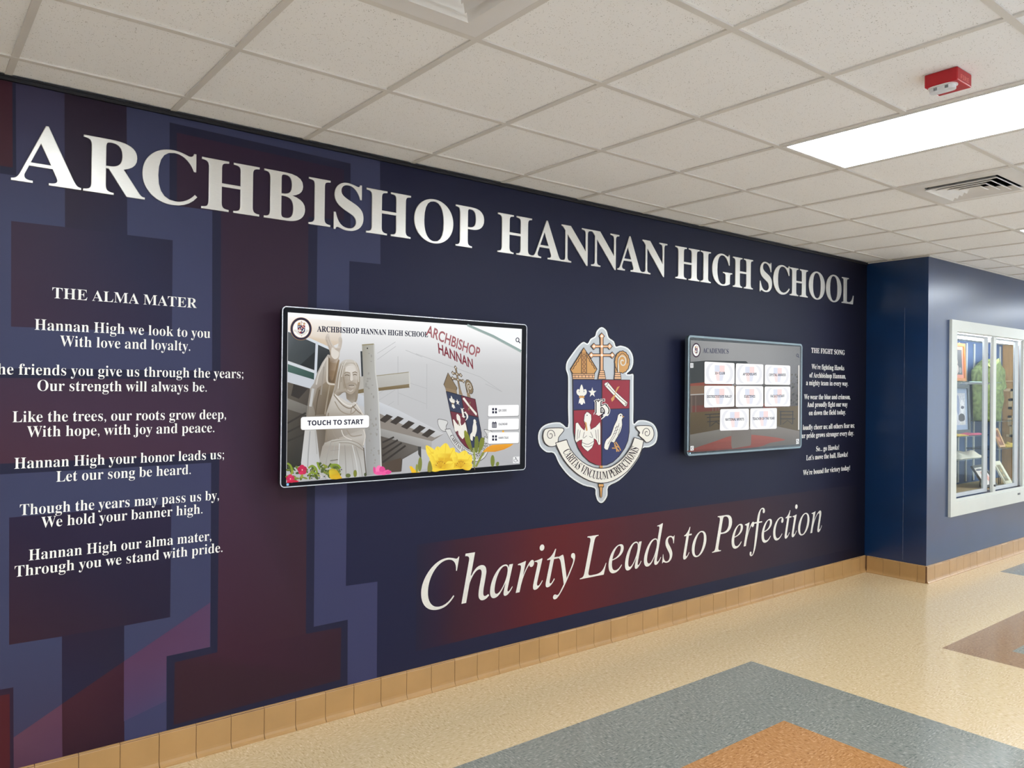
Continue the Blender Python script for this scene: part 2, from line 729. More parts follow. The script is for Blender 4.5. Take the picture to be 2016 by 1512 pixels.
def copy_tree(o, parent=None):
    c = o.copy()
    COL.objects.link(c)
    c.parent = parent
    for ch in [q for q in bpy.data.objects if q.parent == o]:
        copy_tree(ch, c)
    return c


LL = {5: 'large white lit ceiling light panel beside the red fire strobe', 10: 'lit ceiling light at the right edge, beyond the vent',
      0: 'lit ceiling light above the first letters of the wall title', -5: 'lit ceiling light at the near left end of the hall',
      15: 'lit ceiling light in front of the display case', 20: 'lit ceiling light at the far right end of the hall'}
light0 = build_light(gx(5), LL[5])
for k in LIGHT_K:
    if k != 5:
        c = copy_tree(light0)
        c.location.x = gx(k) + T / 2
        c['label'] = LL[k]
    c = copy_tree(light0)  # second row, out of view, added to brighten the ceiling
    c.location.x = gx(k) + T / 2
    c.location.y -= 7 * T
    c['label'] = 'added unseen ceiling light over the far side of the hall'


def build_vent(k, label):
    x0, y1 = gx(k), gy(3)
    cx, cy = x0 + T / 2, y1 - T / 2
    t = empty('ceiling_vent', (cx, cy, CEIL), label, 'air vent', 'square ceiling air vents')
    h, hi = T / 2 - 0.015, 0.193
    mb = MB()
    z0, z1 = CEIL - 0.001, CEIL + 0.006
    mb.box((cx - h, cy - h, z0), (cx + h, cy - hi, z1)).box((cx - h, cy + hi, z0), (cx + h, cy + h, z1))
    mb.box((cx - h, cy - hi, z0), (cx - hi, cy + hi, z1)).box((cx + hi, cy - hi, z0), (cx + h, cy + hi, z1))
    mb.build('face_plate', M_WHITE, t)
    # the dark throat above
    mb = MB()
    zt = CEIL + 0.11
    mb.box((cx - h - 0.02, cy - h - 0.02, zt), (cx + h + 0.02, cy + h + 0.02, zt + 0.01))
    for sx, sy in ((-1, 0), (1, 0), (0, -1), (0, 1)):
        if sx:
            mb.box((cx + sx * (hi + 0.006), cy - hi, CEIL + 0.0065), (cx + sx * hi, cy + hi, zt))
        else:
            mb.box((cx - hi, cy + sy * (hi + 0.006), CEIL + 0.0065), (cx + hi, cy + sy * hi, zt))
    mb.build('throat', M_DARK, t)
    for i, a in enumerate((0.192, 0.148, 0.104, 0.060)):
        b = a - 0.031
        mb = MB()
        zl, zh = CEIL - 0.014, CEIL + 0.012
        P = []
        for (r, z) in ((a, zl), (b, zh), (b - 0.002, zh - 0.001), (a - 0.003, zl - 0.003)):
            P.append([(cx - r, cy - r, z), (cx + r, cy - r, z), (cx + r, cy + r, z), (cx - r, cy + r, z)])
        vs = [p for ring in P for p in ring]
        fs = []
        for ri in range(4):
            rn = (ri + 1) % 4
            for q in range(4):
                fs.append((ri * 4 + q, ri * 4 + (q + 1) % 4, rn * 4 + (q + 1) % 4, rn * 4 + q))
        mb.add(vs, fs)
        if i == 3:
            mb.box((cx - b, cy - b, zh - 0.003), (cx + b, cy + b, zh))
        mb.build('louver', M_WHITE, t)
    return t


vent0 = build_vent(7, 'white square air vent in the ceiling beyond the big light')
c = copy_tree(vent0)
c.location.x = gx(1) + T / 2
c['label'] = 'white square air vent cut off by the top edge of the view'

# red strobe
M_RED = mat('red_plastic', (186, 20, 34), 0.35, noise=(20, 0.06))
M_LENS = mat('strobe_lens', (236, 238, 240), 0.12, noise=(60, 0.06))
M_CHROME = mat('strobe_reflector', (150, 152, 156), 0.25, metal=0.8, noise=(40, 0.1))
t = empty('fire_strobe', (3.118, -2.334, CEIL), 'red fire alarm strobe with clear lens under the ceiling', 'fire alarm')
sx0, sx1, sy0, sy1, sz0 = 3.055, 3.182, -2.394, -2.276, 2.826
MB().box((sx0, sy0, sz0), (sx1, sy1, CEIL + 0.0065), bevel=0.004).build('housing', M_RED, t)


def stadium(cx, cy, hx, hy, n=8):
    r = hx
    out = []
    for i in range(n + 1):
        a = math.pi * i / n
        out.append((cx + r * math.cos(a), cy + hy - r + r * math.sin(a)))
    for i in range(n + 1):
        a = math.pi + math.pi * i / n
        out.append((cx + r * math.cos(a), cy - hy + r + r * math.sin(a)))
    return out


MB().prism(stadium(sx0 + 0.032, -2.33, 0.030, 0.052), 2, sz0 - 0.004, sz0).build('lens_seat', M_WHITE, t)
MB().prism(stadium(sx0 + 0.032, -2.33, 0.022, 0.046), 2, sz0 - 0.018, sz0 - 0.004).build('lens', M_LENS, t, smooth=False)
for yy in (-2.352, -2.312):
    MB().box((sx0 + 0.0085, yy - 0.006, sz0 - 0.016), (sx0 + 0.012, yy + 0.006, sz0 - 0.006)).build('reflector', M_CHROME, t)
M_PINK = mat('worn_lettering', (226, 120, 112), 0.5, noise=(60, 0.1))
P, F = text_polys('FIRE', 'sansb', (3.083, 2.836), (3.155, 2.836), (0, 0.017))
mb = MB().add([(p.x, sy0 - 0.0006, p.y) for p in P], F)
mb.build('lettering', M_PINK, t, recalc=False)

# ================================================================== printed mural on the back wall
M_MURAL = art_mat('mural_print', 0.5, spec=0.2)
M_INK = art_mat('printed_lettering', 0.45, spec=0.3)


def wx(u, v=700):
    return unp(u, v, 1, 0.0).x


MZ0, MZ1 = BBH, CEIL - 0.0185
CL = (XL + 0.6, XP - 0.002, MZ0, MZ1)
NAVY = (30, 29, 52)
A = Art(-0.0015)
A.raw = True
mb_cols = [(-3.4, (32, 31, 58)), (1.0, (31, 31, 60)), (3.0, (28, 31, 56)), (4.5, (29, 33, 56)), (5.6, (30, 34, 56)), (6.35, (25, 27, 50)), (6.75, (12, 12, 32)), (7.098, (5, 5, 20))]  # last stops paint in the dark right end, where the sheen mirrors the return wall
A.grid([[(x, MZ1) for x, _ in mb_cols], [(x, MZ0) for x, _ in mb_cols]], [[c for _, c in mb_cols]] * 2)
A.raw = False
# pale slate outline of the giant block letter
SL1, SL2, SL3 = (58, 53, 78), (58, 61, 90), (58, 59, 92)
slate = [(250, 150), (749, 250), (749, 520), (688, 514), (681, 1153.6), (743, 1145), (741, 1400), (244, 1520), (244.5, 1232), (335, 1215), (337.5, 992), (18, 1019),
         (18, 1269.5), (122, 1253), (122, 1560), (-300, 1620), (-300, 60), (128, 120), (128, 447), (22, 435), (21.7, 643), (338.5, 655), (340, 473), (250.7, 462.5)]
sc = [SL2, SL2, SL2, SL2, SL3, SL3, SL3, SL3, SL2, SL2, SL2, SL2, SL2, SL2, SL1, SL1, SL1, SL1, SL2, SL2, SL2, SL2, SL2, SL2]
A.poly(slate, sc, clamp=CL)
# the counters: navy running to plum
PL = (52, 34, 54)
A.poly([(128, 120), (250, 150), (250.7, 462.5), (340, 473), (338.5, 655), (21.7, 643), (22, 435), (128, 447)],
       [(40, 28, 44), (38, 26, 44), (34, 34, 60), (34, 32, 56), (38, 36, 62), (54, 36, 56), (50, 34, 54), (40, 32, 52)], clamp=CL)
A.poly([(18, 1019), (337.5, 992), (335, 1215), (244.5, 1232), (244, 1302), (122, 1386), (122, 1253), (18, 1269.5)],
       [(38, 28, 54), (38, 32, 58), (34, 28, 50), (34, 28, 50), (34, 30, 52), (34, 32, 58), (38, 28, 50), (50, 28, 42)], clamp=CL)
A.poly([(122, 1386), (244, 1302), (244, 1520), (122, 1560)], [(62, 28, 40), (58, 26, 42), (44, 22, 38), (48, 22, 36)], clamp=CL)
# a wide diagonal band of printed plum tint crossing the lower slate
A.poly([(244, 1302), (328, 1245), (414, 1186), (413, 1273.6), (328, 1292), (327, 1380), (244, 1420)], [(84, 54, 84), (84, 54, 84), (82, 58, 88), (84, 58, 88), (84, 56, 86), (72, 62, 96), (72, 60, 94)], clamp=CL)
A.poly([(26.5, 1452), (122, 1386), (122, 1560), (26.5, 1590)], [(92, 58, 76), (92, 56, 76), (80, 52, 76), (80, 50, 70)], clamp=CL)
# navy inline border
NB = (32, 32, 56)
A.poly([(334, 241), (690, 322), (690, 452), (625, 445), (617.6, 1234), (684.5, 1220), (683.5, 1400), (327, 1500), (328, 1292), (414, 1273.6), (415.8, 911),
        (0, 934), (-300, 956), (-300, 712), (0, 725), (417.5, 730), (418, 412), (334, 400)], NB, clamp=CL)
A.poly([(32, 90), (32, 346), (-300, 298), (-300, 20)], NB, clamp=CL)
A.poly([(26.3, 1353), (-300, 1413), (-300, 1620), (26, 1570)], (44, 28, 48), clamp=CL)
# plum fill of the letter
A.poly([(348, 261), (677, 334), (677, 434), (607, 427), (602, 1248), (672, 1235), (670, 1338), (342, 1427), (344, 1304), (428, 1284), (432, 893), (0, 913), (-300, 932),
        (-300, 732), (0, 744), (434, 747), (435, 417), (348, 405)],
       [(50, 30, 50), (40, 28, 50), (44, 31, 48), (48, 33, 50), (56, 32, 44), (50, 29, 42), (48, 28, 40), (50, 28, 38), (54, 29, 40), (60, 30, 46), (62, 40, 60), (68, 40, 56), (68, 40, 56),
        (58, 37, 55), (60, 40, 60), (52, 36, 56), (49, 32, 50), (47, 30, 48)], clamp=CL)
A.poly([(25, 100), (25, 330), (-300, 280), (-300, 30)], (60, 26, 38), clamp=CL)
A.poly([(19, 1366), (-300, 1425), (-300, 1620), (19, 1560)], (74, 24, 32), clamp=CL)
# red ribbon behind the motto, fading out at both ends
A.raw = True
rib = [(820, (32, 30, 52)), (860, (42, 28, 50)), (900, (56, 28, 42)), (980, (70, 28, 42)), (1060, (88, 28, 34)), (1110, (92, 28, 34)), (1250, (72, 32, 42)), (1400, (62, 38, 48)), (1550, (46, 36, 50)),
       (1640, (32, 30, 46)), (1685, (14, 12, 26))]
rx = [wx(u, 1120) for u, _ in rib]
A.grid([[(x, 0.817) for x in rx], [(x, 0.24) for x in rx]], [[c for _, c in rib]] * 2)
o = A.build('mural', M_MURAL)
tag(o, 'dark navy and plum wall mural of a giant block letter with a red ribbon', 'mural')

# ================================================================== raised title letters
M_METAL = mat('brushed_letter_metal', (224, 221, 214), 0.38, metal=0.6, noise=(60, 0.03, (1, 1, 14)))
t = empty('title_lettering', (3.6, 0, 2.465), 'large raised metal letters ARCHBISHOP HANNAN HIGH SCHOOL across the top of the mural', 'sign')
TITLE = [('A', 21, 160), ('R', 163, 285), ('C', 279.5, 388), ('H', 396, 510), ('B', 519, 600), ('I', 607, 650), ('S', 656.5, 715), ('H', 720.4, 808), ('O', 814.7, 891.7), ('P', 896.2, 952.2),
         ('H', 979, 1046.5), ('A', 1047, 1105), ('N', 1105, 1163.5), ('N', 1163.8, 1218.5), ('A', 1215, 1263.5), ('N', 1264, 1313),
         ('H', 1329, 1376.7), ('I', 1378.7, 1399), ('G', 1401.5, 1441), ('H', 1442.3, 1481.9),
         ('S', 1495.4, 1519.4), ('C', 1521.9, 1554.2), ('H', 1554.8, 1590), ('O', 1592, 1623.5), ('O', 1626, 1656.2), ('L', 1657.3, 1680.2)]
cap = cap_of('bold')
for ch, u0, u1 in TITLE:
    v0 = 352 + (u0 - 21) * 0.1447
    v1 = 352 + (u1 - 21) * 0.1447
    x0, x1 = unp(u0, v0, 1, -0.006).x, unp(u1, v1, 1, -0.006).x
    gv, gf, _ = glyph('bold', ch, 0.010, 0.006, -0.005)
    a, b = min(v.x for v in gv), max(v.x for v in gv)
    zs = 0.231 / cap
    vs = [(x0 + (v.x - a) / (b - a) * (x1 - x0), -0.0055 - v.z * 0.23, 2.4655 + v.y * zs) for v in gv]
    MB().add(vs, gf).build('letter', M_METAL, t)


# ================================================================== printed song lyrics and motto
def text_block(t, lines, cap_m, col=(248, 246, 240), name='verse_line', sty='bold', mat_=None, offset=0.0):
    for i, (txt, p0, p1) in enumerate(lines):
        a = Art(-0.0045)
        a.raw = True
        q0, q1 = unp(p0[0], p0[1], 1, -0.0045), unp(p1[0], p1[1], 1, -0.0045)
        z = (q0.z + q1.z) / 2
        a.text(txt, sty, (q0.x, z), (q1.x, z), 0, col, up=(0, cap_m), offset=offset)
        a.build('heading' if (i == 0 and name == 'verse_line') else name, mat_ or M_INK, t)


ALMA = [('THE ALMA MATER', (102.8, 587), (387.5, 606.4)),
        ('Hannan High we look to you', (68, 650.5), (414, 664.4)),
        ('With love and loyalty.', (118, 682), (374.5, 690.3)),
        ('The friends you give us through the years;', (-27, 737), (479, 744.5)),
        ('Our strength will always be.', (73.6, 770), (407, 770.8)),
        ('Like the trees, our roots grow deep,', (24.4, 831), (445, 825)),
        ('With hope, with joy and peace.', (52.8, 861), (422, 850.5)),
        ('Hannan High your honor leads us;', (28, 923.6), (441, 903)),
        ('Let our song be heard.', (110.6, 949.4), (375.6, 932.8)),
        ('Though the years may pass us by,', (39, 1014.4), (431, 984)),
        ('We hold your banner high.', (81, 1039), (398.6, 1011)),
        ('Hannan High our alma mater,', (56.4, 1103.6), (416, 1064)),
        ('Through you we stand with pride.', (28.6, 1137), (438, 1086))]
t = empty('song_lettering', (0.8, 0, 0.9), 'white printed verses headed THE ALMA MATER at the left of the mural', 'wall lettering')
text_block(t, ALMA, 0.0435, offset=-0.006)
FIGHT = [('THE FIGHT SONG', (1597.2, 695), (1663, 698.2)),
         ('We\u2019re fighting Hawks', (1597.8, 727.3), (1662, 728.3)),
         ('of Archbishop Hannan,', (1593.5, 743.6), (1665, 744.8)),
         ('a mighty team in every way.', (1587, 758.8), (1670, 759)),
         ('We wear the blue and crimson,', (1583, 786), (1674, 786)),
         ('And proudly fight our way', (1589, 801.3), (1668.6, 800.3)),
         ('on down the field today.', (1592.5, 817.2), (1665, 816)),
         ('So loudly cheer us; all others fear us;', (1570.5, 846.3), (1682, 842.4)),
         ('Our pride grows stronger every day.', (1572.6, 863.4), (1680.8, 856.3)),
         ('So... go Hawks!', (1606.8, 888.4), (1651.8, 885)),
         ('Let\u2019s move the ball, Hawks!', (1587.3, 905.8), (1668.9, 899.3)),
         ('We\u2019re bound for victory today!', (1581, 934.2), (1673.2, 926.7))]
t = empty('song_lettering', (6.3, 0, 1.0), 'small white printed verses headed THE FIGHT SONG right of the smaller screen', 'wall lettering')
text_block(t, FIGHT, 0.0425)
M_MOTTO = mat('satin_motto_silver', (236, 233, 224), 0.35, metal=0.3, noise=(50, 0.04))
t = empty('motto_lettering', (4.0, 0, 0.4), 'silver slanted motto Charity Leads to Perfection on the red ribbon', 'wall lettering')
text_block(t, [('Charity', (828.6, 1209), (1131.9, 1141)), ('Leads', (1141.5, 1140.6), (1327.6, 1104)), ('to', (1344.8, 1101), (1390.5, 1092)), ('Perfection', (1401.9, 1088.4), (1617.9, 1045.5))],
           0.268, name='word', sty='ital', mat_=M_MOTTO, offset=-0.002)

# ================================================================== the school crest
GOLD, GOLD2, INK, CREAM, BLUE, RED, GREY = (206, 152, 86), (228, 176, 132), (34, 18, 24), (232, 226, 214), (38, 46, 94), (146, 30, 50), (186, 188, 190)


def crest_backing(A, T=None, grey=GREY, edge=(222, 222, 220), dark=(18, 16, 26)):
    out = [(548, 57), (588, 84), (606, 140), (648, 172), (664, 214), (702, 206), (760, 226), (796, 275), (804, 340), (788, 395), (750, 433), (778, 437), (804, 437), (805, 500), (805, 700), (806, 832), (842, 808),
           (905, 808), (968, 838), (998, 905), (986, 985), (932, 1022), (880, 1030), (850, 1100), (780, 1200), (690, 1290), (604, 1338), (596, 1410), (572, 1455), (545, 1472), (516, 1452), (500, 1400), (492, 1352),
           (400, 1328), (290, 1258), (210, 1160), (166, 1072), (105, 1062), (52, 1012), (38, 930), (62, 868), (122, 832), (215, 824), (278, 862), (279, 700), (280, 500), (276, 440), (262, 395), (268, 340), (300, 288),
           (355, 215), (402, 176), (436, 190), (460, 152), (496, 130), (510, 88)]
    A.stroke(out, 14, dark, closed=True, smooth=3)
    A.poly(out, edge, smooth=3)
    # inner field a little in from the lighter edge
    P = smooth_poly(out, 3)
    n = len(P)
    ins = []
    for i in range(n):
        d = (P[(i + 2) % n] - P[i - 2]).normalized()
        ins.append((P[i].x - d.y * 11, P[i].y + d.x * 11))
    A.poly(ins, grey)


def crest_shield(A, lw=6):
    ul = [(318, 478), (550, 480), (550, 718), (322, 725)]
    ur = [(552, 480), (776, 482), (772, 712), (552, 718)]
    ll = [(322, 725), (548, 718), (548, 1172), (500, 1164), (450, 1140), (400, 1092), (360, 1030), (335, 960), (324, 900)]
    lr = [(552, 718), (772, 712), (771, 900), (760, 970), (735, 1030), (690, 1095), (640, 1142), (590, 1166), (552, 1172)]
    A.poly(ul, BLUE)
    A.poly(ur, RED)
    A.poly(ll, RED)
    A.poly(lr, BLUE)
    for q in (ul, ur, ll, lr):
        A.stroke(q + [q[0]], lw, INK)


CHARGES = ('fleur_de_lis', 'star', 'scroll', 'pelican', 'hawk')
CROWN = ('mitre', 'cross', 'crozier')


def crest_charges(A, fine=True, which=CHARGES):
    W = (236, 232, 222)
    if 'fleur_de_lis' in which:
        # fleur-de-lis
        for q in ([(388, 518), (403, 560), (402, 604), (374, 604), (373, 560)], [(376, 612), (352, 596), (347, 572), (358, 556), (372, 562), (366, 576), (376, 588)], [(400, 612), (424, 598), (430, 574), (420, 556), (405, 562), (411, 576), (400, 588)],
                  [(375, 630), (404, 630), (402, 668), (389, 682), (376, 668)], [(372, 632), (376, 660), (364, 672)], [(406, 632), (402, 660), (416, 672)]):
            A.poly(q, W, smooth=3)
        A.poly([(368, 611), (410, 611), (410, 627), (368, 627)], GOLD)
    if 'star' in which:
        st = []
        for k in range(10):
            a = -math.pi / 2 + k * math.pi / 5
            r = 42 if k % 2 == 0 else 17
            st.append((474 + r * 0.82 * math.cos(a), 583 + r * math.sin(a)))
        A.poly(st, W)
    if 'scroll' in which:
        # tied scroll
        A.poly([(570, 524), (576, 506), (600, 498), (660, 574), (758, 664), (750, 690), (736, 696), (640, 600)], W)
        if fine:
            A.stroke([(600, 530), (690, 625), (748, 672)], 4, INK)
            A.stroke([(570, 524), (576, 506), (600, 498), (660, 574), (758, 664), (750, 690), (736, 696), (640, 600)], 4, INK, closed=True)
            A.stroke([(570, 524), (590, 528), (602, 500)], 4, INK)
            A.ell(745, 676, 8, 14, (170, 160, 150), 0.6)
        A.poly([(652, 588), (668, 578), (694, 532), (674, 540), (660, 572)], GOLD)
        A.poly([(664, 590), (648, 604), (624, 634), (632, 658), (650, 640), (658, 606)], GOLD)
    if 'pelican' in which:
        # pelican in her piety
        pel = [(430, 738), (446, 744), (466, 762), (468, 800), (456, 846), (462, 880), (500, 858), (536, 820), (541, 860), (541, 1000), (524, 1006), (506, 965), (488, 952), (488, 990), (472, 1028), (438, 1058), (410, 1036),
               (388, 1008), (392, 962), (372, 968), (346, 986), (334, 962), (340, 830), (358, 824), (384, 862), (410, 888), (420, 850), (406, 808), (412, 760)]
        A.poly(pel, W)
        A.poly([(414, 816), (428, 826), (437, 888), (424, 892), (415, 852)], GOLD)
        if fine:
            A.stroke(pel, 4, INK, closed=True)
            for s in ([(360, 880), (352, 960)], [(378, 885), (366, 950)], [(520, 880), (524, 985)], [(500, 884), (508, 955)], [(410, 900), (400, 950), (430, 930)], [(460, 900), (478, 945), (450, 935)], [(392, 985), (440, 1000), (484, 975)], [(404, 1010), (440, 1020), (474, 1005)]):
                A.stroke(s, 4, (110, 100, 96), smooth=3)
            A.ell(432, 766, 4, 5, INK)
    if 'hawk' in which:
        # hawk
        hk = [(700, 750), (717, 760), (722, 784), (712, 802), (715, 842), (700, 900), (666, 958), (648, 988), (622, 980), (600, 1044), (568, 1030), (578, 978), (592, 956), (622, 926), (648, 852), (672, 802), (680, 766)]
        A.poly(hk, W, smooth=2)
        A.poly([(716, 764), (731, 777), (722, 787), (714, 778)], GOLD)
        for s in ([(650, 985), (668, 1030)], [(662, 980), (690, 1024)], [(632, 1030), (668, 1030), (690, 1058)], [(650, 1012), (690, 1024), (702, 1050)], [(668, 1030), (672, 1060)]):
            A.stroke(s, 9, GOLD)
        if fine:
            A.stroke(hk, 4, INK, closed=True, smooth=2)
            for s in ([(690, 830), (660, 920), (620, 985)], [(672, 850), (640, 930), (598, 1000)], [(655, 870), (690, 850)], [(650, 895), (684, 880)], [(640, 920), (670, 905)], [(700, 860), (680, 930)]):
                A.stroke(s, 4, (120, 110, 104), smooth=3)
            A.ell(702, 768, 5, 6, INK)


def crest_crown(A, fine=True, which=CROWN):
    lw = 7
    if 'mitre' in which:
        # mitre
        m = [(407, 224), (440, 278), (512, 396), (492, 428), (490, 474), (318, 474), (316, 430), (298, 398), (372, 280)]
        A.poly(m, GOLD)
        A.stroke(m, lw, INK, closed=True)
        A.poly([(316, 432), (492, 432), (490, 474), (318, 474)], GOLD2)
        if fine:
            A.stroke([(316, 432), (494, 432)], 5, INK)
            A.stroke([(316, 444), (494, 444)], 4, INK)
            A.stroke([(316, 464), (494, 464)], 4, INK)
            for k in range(6):
                A.stroke([(335 + k * 28, 446), (335 + k * 28, 464)], 4, INK)
            A.poly([(388, 258), (426, 258), (428, 430), (386, 430)], (190, 136, 78))
            A.stroke([(388, 256), (386, 430)], 5, INK)
            A.stroke([(426, 256), (428, 430)], 5, INK)
            for k in range(5):
                y = 272 + k * 34
                A.stroke([(407, y), (420, y + 15), (407, y + 30), (394, y + 15)], 4, INK, closed=True)
            A.stroke([(312, 398), (324, 388), (328, 370), (342, 362), (346, 342), (360, 334), (364, 314), (376, 306), (380, 284)], 5, INK)
            A.stroke([(498, 396), (488, 386), (484, 368), (470, 360), (466, 340), (452, 332), (448, 312), (436, 304), (432, 282)], 5, INK)
    if 'cross' in which:
        # double-barred cross
        def bar(p, q, w):
            A.stroke([p, q], w + 10, INK)
        bar((550, 118), (550, 425), 20)
        bar((482, 212), (622, 212), 18)
        bar((462, 283), (640, 283), 18)
        ends = [(550, 130), (487, 212), (613, 212), (466, 283), (634, 283)]
        for x, y in ends:
            A.poly([(x, y - 30), (x + 26, y), (x, y + 30), (x - 26, y)], INK)
        A.stroke([(550, 118), (550, 425)], 18, GOLD2)
        A.stroke([(482, 212), (622, 212)], 16, GOLD2)
        A.stroke([(462, 283), (640, 283)], 16, GOLD2)
        for x, y in ends:
            A.poly([(x, y - 23), (x + 19, y), (x, y + 23), (x - 19, y)], GOLD2)
        for x, y in ends + [(550, 212), (550, 283)]:
            A.ell(x, y, 8, 9, (240, 234, 222))
        A.poly([(534, 406), (568, 406), (582, 474), (520, 474)], GOLD2)
        if fine:
            A.stroke([(534, 406), (568, 406), (582, 474), (520, 474)], 6, INK, closed=True)
            for y in (424, 440, 456):
                A.stroke([(528, y), (574, y)], 4, INK)
    if 'crozier' in which:
        # crozier
        rim = []
        for k in range(30):
            a = 2 * math.pi * k / 30
            r = 1.0 + (0.06 if k % 2 else 0)
            rim.append((714 + 58 * r * math.cos(a), 338 + 86 * r * math.sin(a)))
        A.poly([(656, 330), (690, 330), (700, 426), (656, 426)], GOLD)
        A.stroke([(656, 330), (656, 426)], 6, INK)
        A.poly(rim, GOLD)
        A.stroke(rim, 6, INK, closed=True)
        sp = []
        for k in range(40):
            a = math.pi * 0.9 + k * 0.24
            r = 1 - k / 44
            sp.append((718 + 38 * r * math.cos(a), 335 + 56 * r * math.sin(a)))
        A.stroke([(686, 425), (684, 370)] + sp, 9, (214, 210, 200))
        if fine:
            A.stroke([(676, 425), (676, 370)] + [(p[0] * 1.0 - 0, p[1]) for p in smooth_poly([(676, 360), (684, 300), (716, 268), (752, 300), (756, 350)], 4, False)], 4, INK)
        A.poly([(656, 422), (700, 422), (706, 476), (650, 476)], GOLD2)
        if fine:
            A.stroke([(656, 422), (700, 422), (706, 476), (650, 476)], 6, INK, closed=True)
            for y in (438, 456):
                A.stroke([(654, y), (704, y)], 4, INK)


BAND_OUT = [(178, 988), (205, 1050), (250, 1130), (310, 1200), (380, 1256), (460, 1296), (540, 1312), (620, 1300), (690, 1266), (760, 1212), (825, 1130), (868, 1050), (888, 968)]
BAND_IN = [(268, 962), (290, 1020), (325, 1075), (375, 1125), (430, 1162), (490, 1186), (545, 1193), (605, 1186), (660, 1160), (712, 1118), (756, 1066), (790, 1008), (812, 944)]


def crest_banner(A, fine=True, text=True, fill=CREAM):
    lw = 6
    for o in ([(86, 892), (106, 874), (150, 868), (230, 868), (246, 884), (236, 904), (204, 944), (196, 990), (172, 1014), (130, 1016), (94, 990), (78, 940)],
              [(832, 852), (930, 850), (958, 868), (970, 910), (962, 950), (936, 978), (908, 984), (888, 962), (850, 928), (856, 904), (834, 880)]):
        A.poly(o, fill, smooth=3)
        A.stroke(o, lw, INK, closed=True, smooth=3)
    if fine:
        for cx, cy, s, rx, ry in ((138, 926, 1, 36, 48), (912, 908, -1, 34, 44)):
            sp = []
            for k in range(34):
                a = (0.2 if s > 0 else math.pi - 0.2) - s * k * 0.27
                r = 1 - k / 40
                sp.append((cx + rx * r * math.cos(a), cy + ry * r * math.sin(a)))
            A.stroke(sp, 5, INK)
    A.grid([smooth_poly(BAND_OUT, 3, False), smooth_poly(BAND_IN, 3, False)], [[fill] * 37, [fill] * 37])
    A.stroke(BAND_OUT, lw, INK, smooth=3)
    A.stroke(BAND_IN, lw, INK, smooth=3)
    A.stroke([BAND_OUT[0], BAND_IN[0]], lw, INK)
    A.stroke([BAND_OUT[-1], BAND_IN[-1]], lw, INK)
    if text:
        # lettering that follows the curve of the band
        bl = [Vector(o) * 0.74 + Vector(i) * 0.26 for o, i in zip(BAND_OUT, BAND_IN)]
        bl = smooth_poly(bl, 8, False)
        seg = [0.0]
        for i in range(1, len(bl)):
            seg.append(seg[-1] + (bl[i] - bl[i - 1]).length)
        txt = 'CARITAS VINCULUM PERFECTIONIS'
        adv = [glyph('bold', ch)[2] if ch != ' ' else 0.3 for ch in txt]
        total = sum(adv)
        s0, s1 = seg[-1] * 0.085, seg[-1] * 0.925
        k = (s1 - s0) / total
        pos = s0

        def at(s):
            for i in range(1, len(seg)):
                if s <= seg[i]:
                    t = (s - seg[i - 1]) / (seg[i] - seg[i - 1])
                    return bl[i - 1].lerp(bl[i], t), (bl[i] - bl[i - 1]).normalized()
            return bl[-1], (bl[-1] - bl[-2]).normalized()
        cs = 62 / cap_of('bold')
        for ch, a_ in zip(txt, adv):
            if ch != ' ':
                gv, gf, _ = glyph('bold', ch)
                c, d = at(pos + a_ * k / 2)
                n = Vector((d.y, -d.x))      # towards the shield (up in the picture)
                gw = a_ / 2
                P = [A.to(c + d * (v.x - gw) * k + n * v.y * cs) for v in gv]
                A.tri(P, gf, (40, 22, 30))
            pos += a_ * k


def crest_monogram(A, fine=True):
    gv, gf, _ = glyph('frak', 'H')
    x0, x1 = min(v.x for v in gv), max(v.x for v in gv)
    y0, y1 = min(v.y for v in gv), max(v.y for v in gv)

    def put(offs, col):
        gv2, gf2, _ = glyph('frak', 'H', offset=offs) if offs else (gv, gf, 0)
        P = [A.to((500 + (v.x - x0) / (x1 - x0) * 104, 800 - (v.y - y0) / (y1 - y0) * 158)) for v in gv2]
        A.tri(P, gf2, col)
    if fine:
        put(0.055, (232, 228, 220))
        put(0.035, INK)
    put(0.0, (236, 232, 224))


def crest_spike(A):
    A.poly([(526, 1318), (564, 1318), (566, 1342), (556, 1350), (551, 1420), (545, 1430), (539, 1420), (534, 1350), (524, 1342)], GOLD)
    A.stroke([(526, 1318), (564, 1318), (566, 1342), (556, 1350), (551, 1420), (545, 1430), (539, 1420), (534, 1350), (524, 1342)], 5, INK, closed=True)
    A.stroke([(524, 1342), (566, 1342)], 5, INK)


def crest_knob(A):
    A.poly([(534, 1172), (558, 1172), (558, 1192), (534, 1192)], GOLD)


def Z5(x, y):
    return (1050 + x * 0.24482, 630 + y * 0.24482)


M_CREST = art_mat('crest_print', 0.4, spec=0.4)
t = empty('school_crest', (3.75, 0, 1.1), 'cut-out school crest with mitre, cross, quartered shield and motto banner between the screens', 'crest')
yb = -0.003
M_CBACK = art_mat('crest_backing_satin', 0.34, metal=0.45)
A = Art(yb, Z5)
crest_backing(A)
A.build('backing', M_CBACK, t)
for nm, fn, dy in ([('shield', crest_shield, 0.0035), ('motto_banner', crest_banner, 0.0062), ('monogram', crest_monogram, 0.0075), ('spike', crest_spike, 0.0058), ('knob', crest_knob, 0.0058)]
                   + [(n_, lambda A_, n_=n_: crest_charges(A_, True, (n_,)), 0.0042) for n_ in CHARGES]
                   + [(n_, lambda A_, n_=n_: crest_crown(A_, True, (n_,)), 0.0035) for n_ in CROWN]):
    A = Art(yb - dy, Z5)
    fn(A)
    A.build(nm, M_CREST, t)

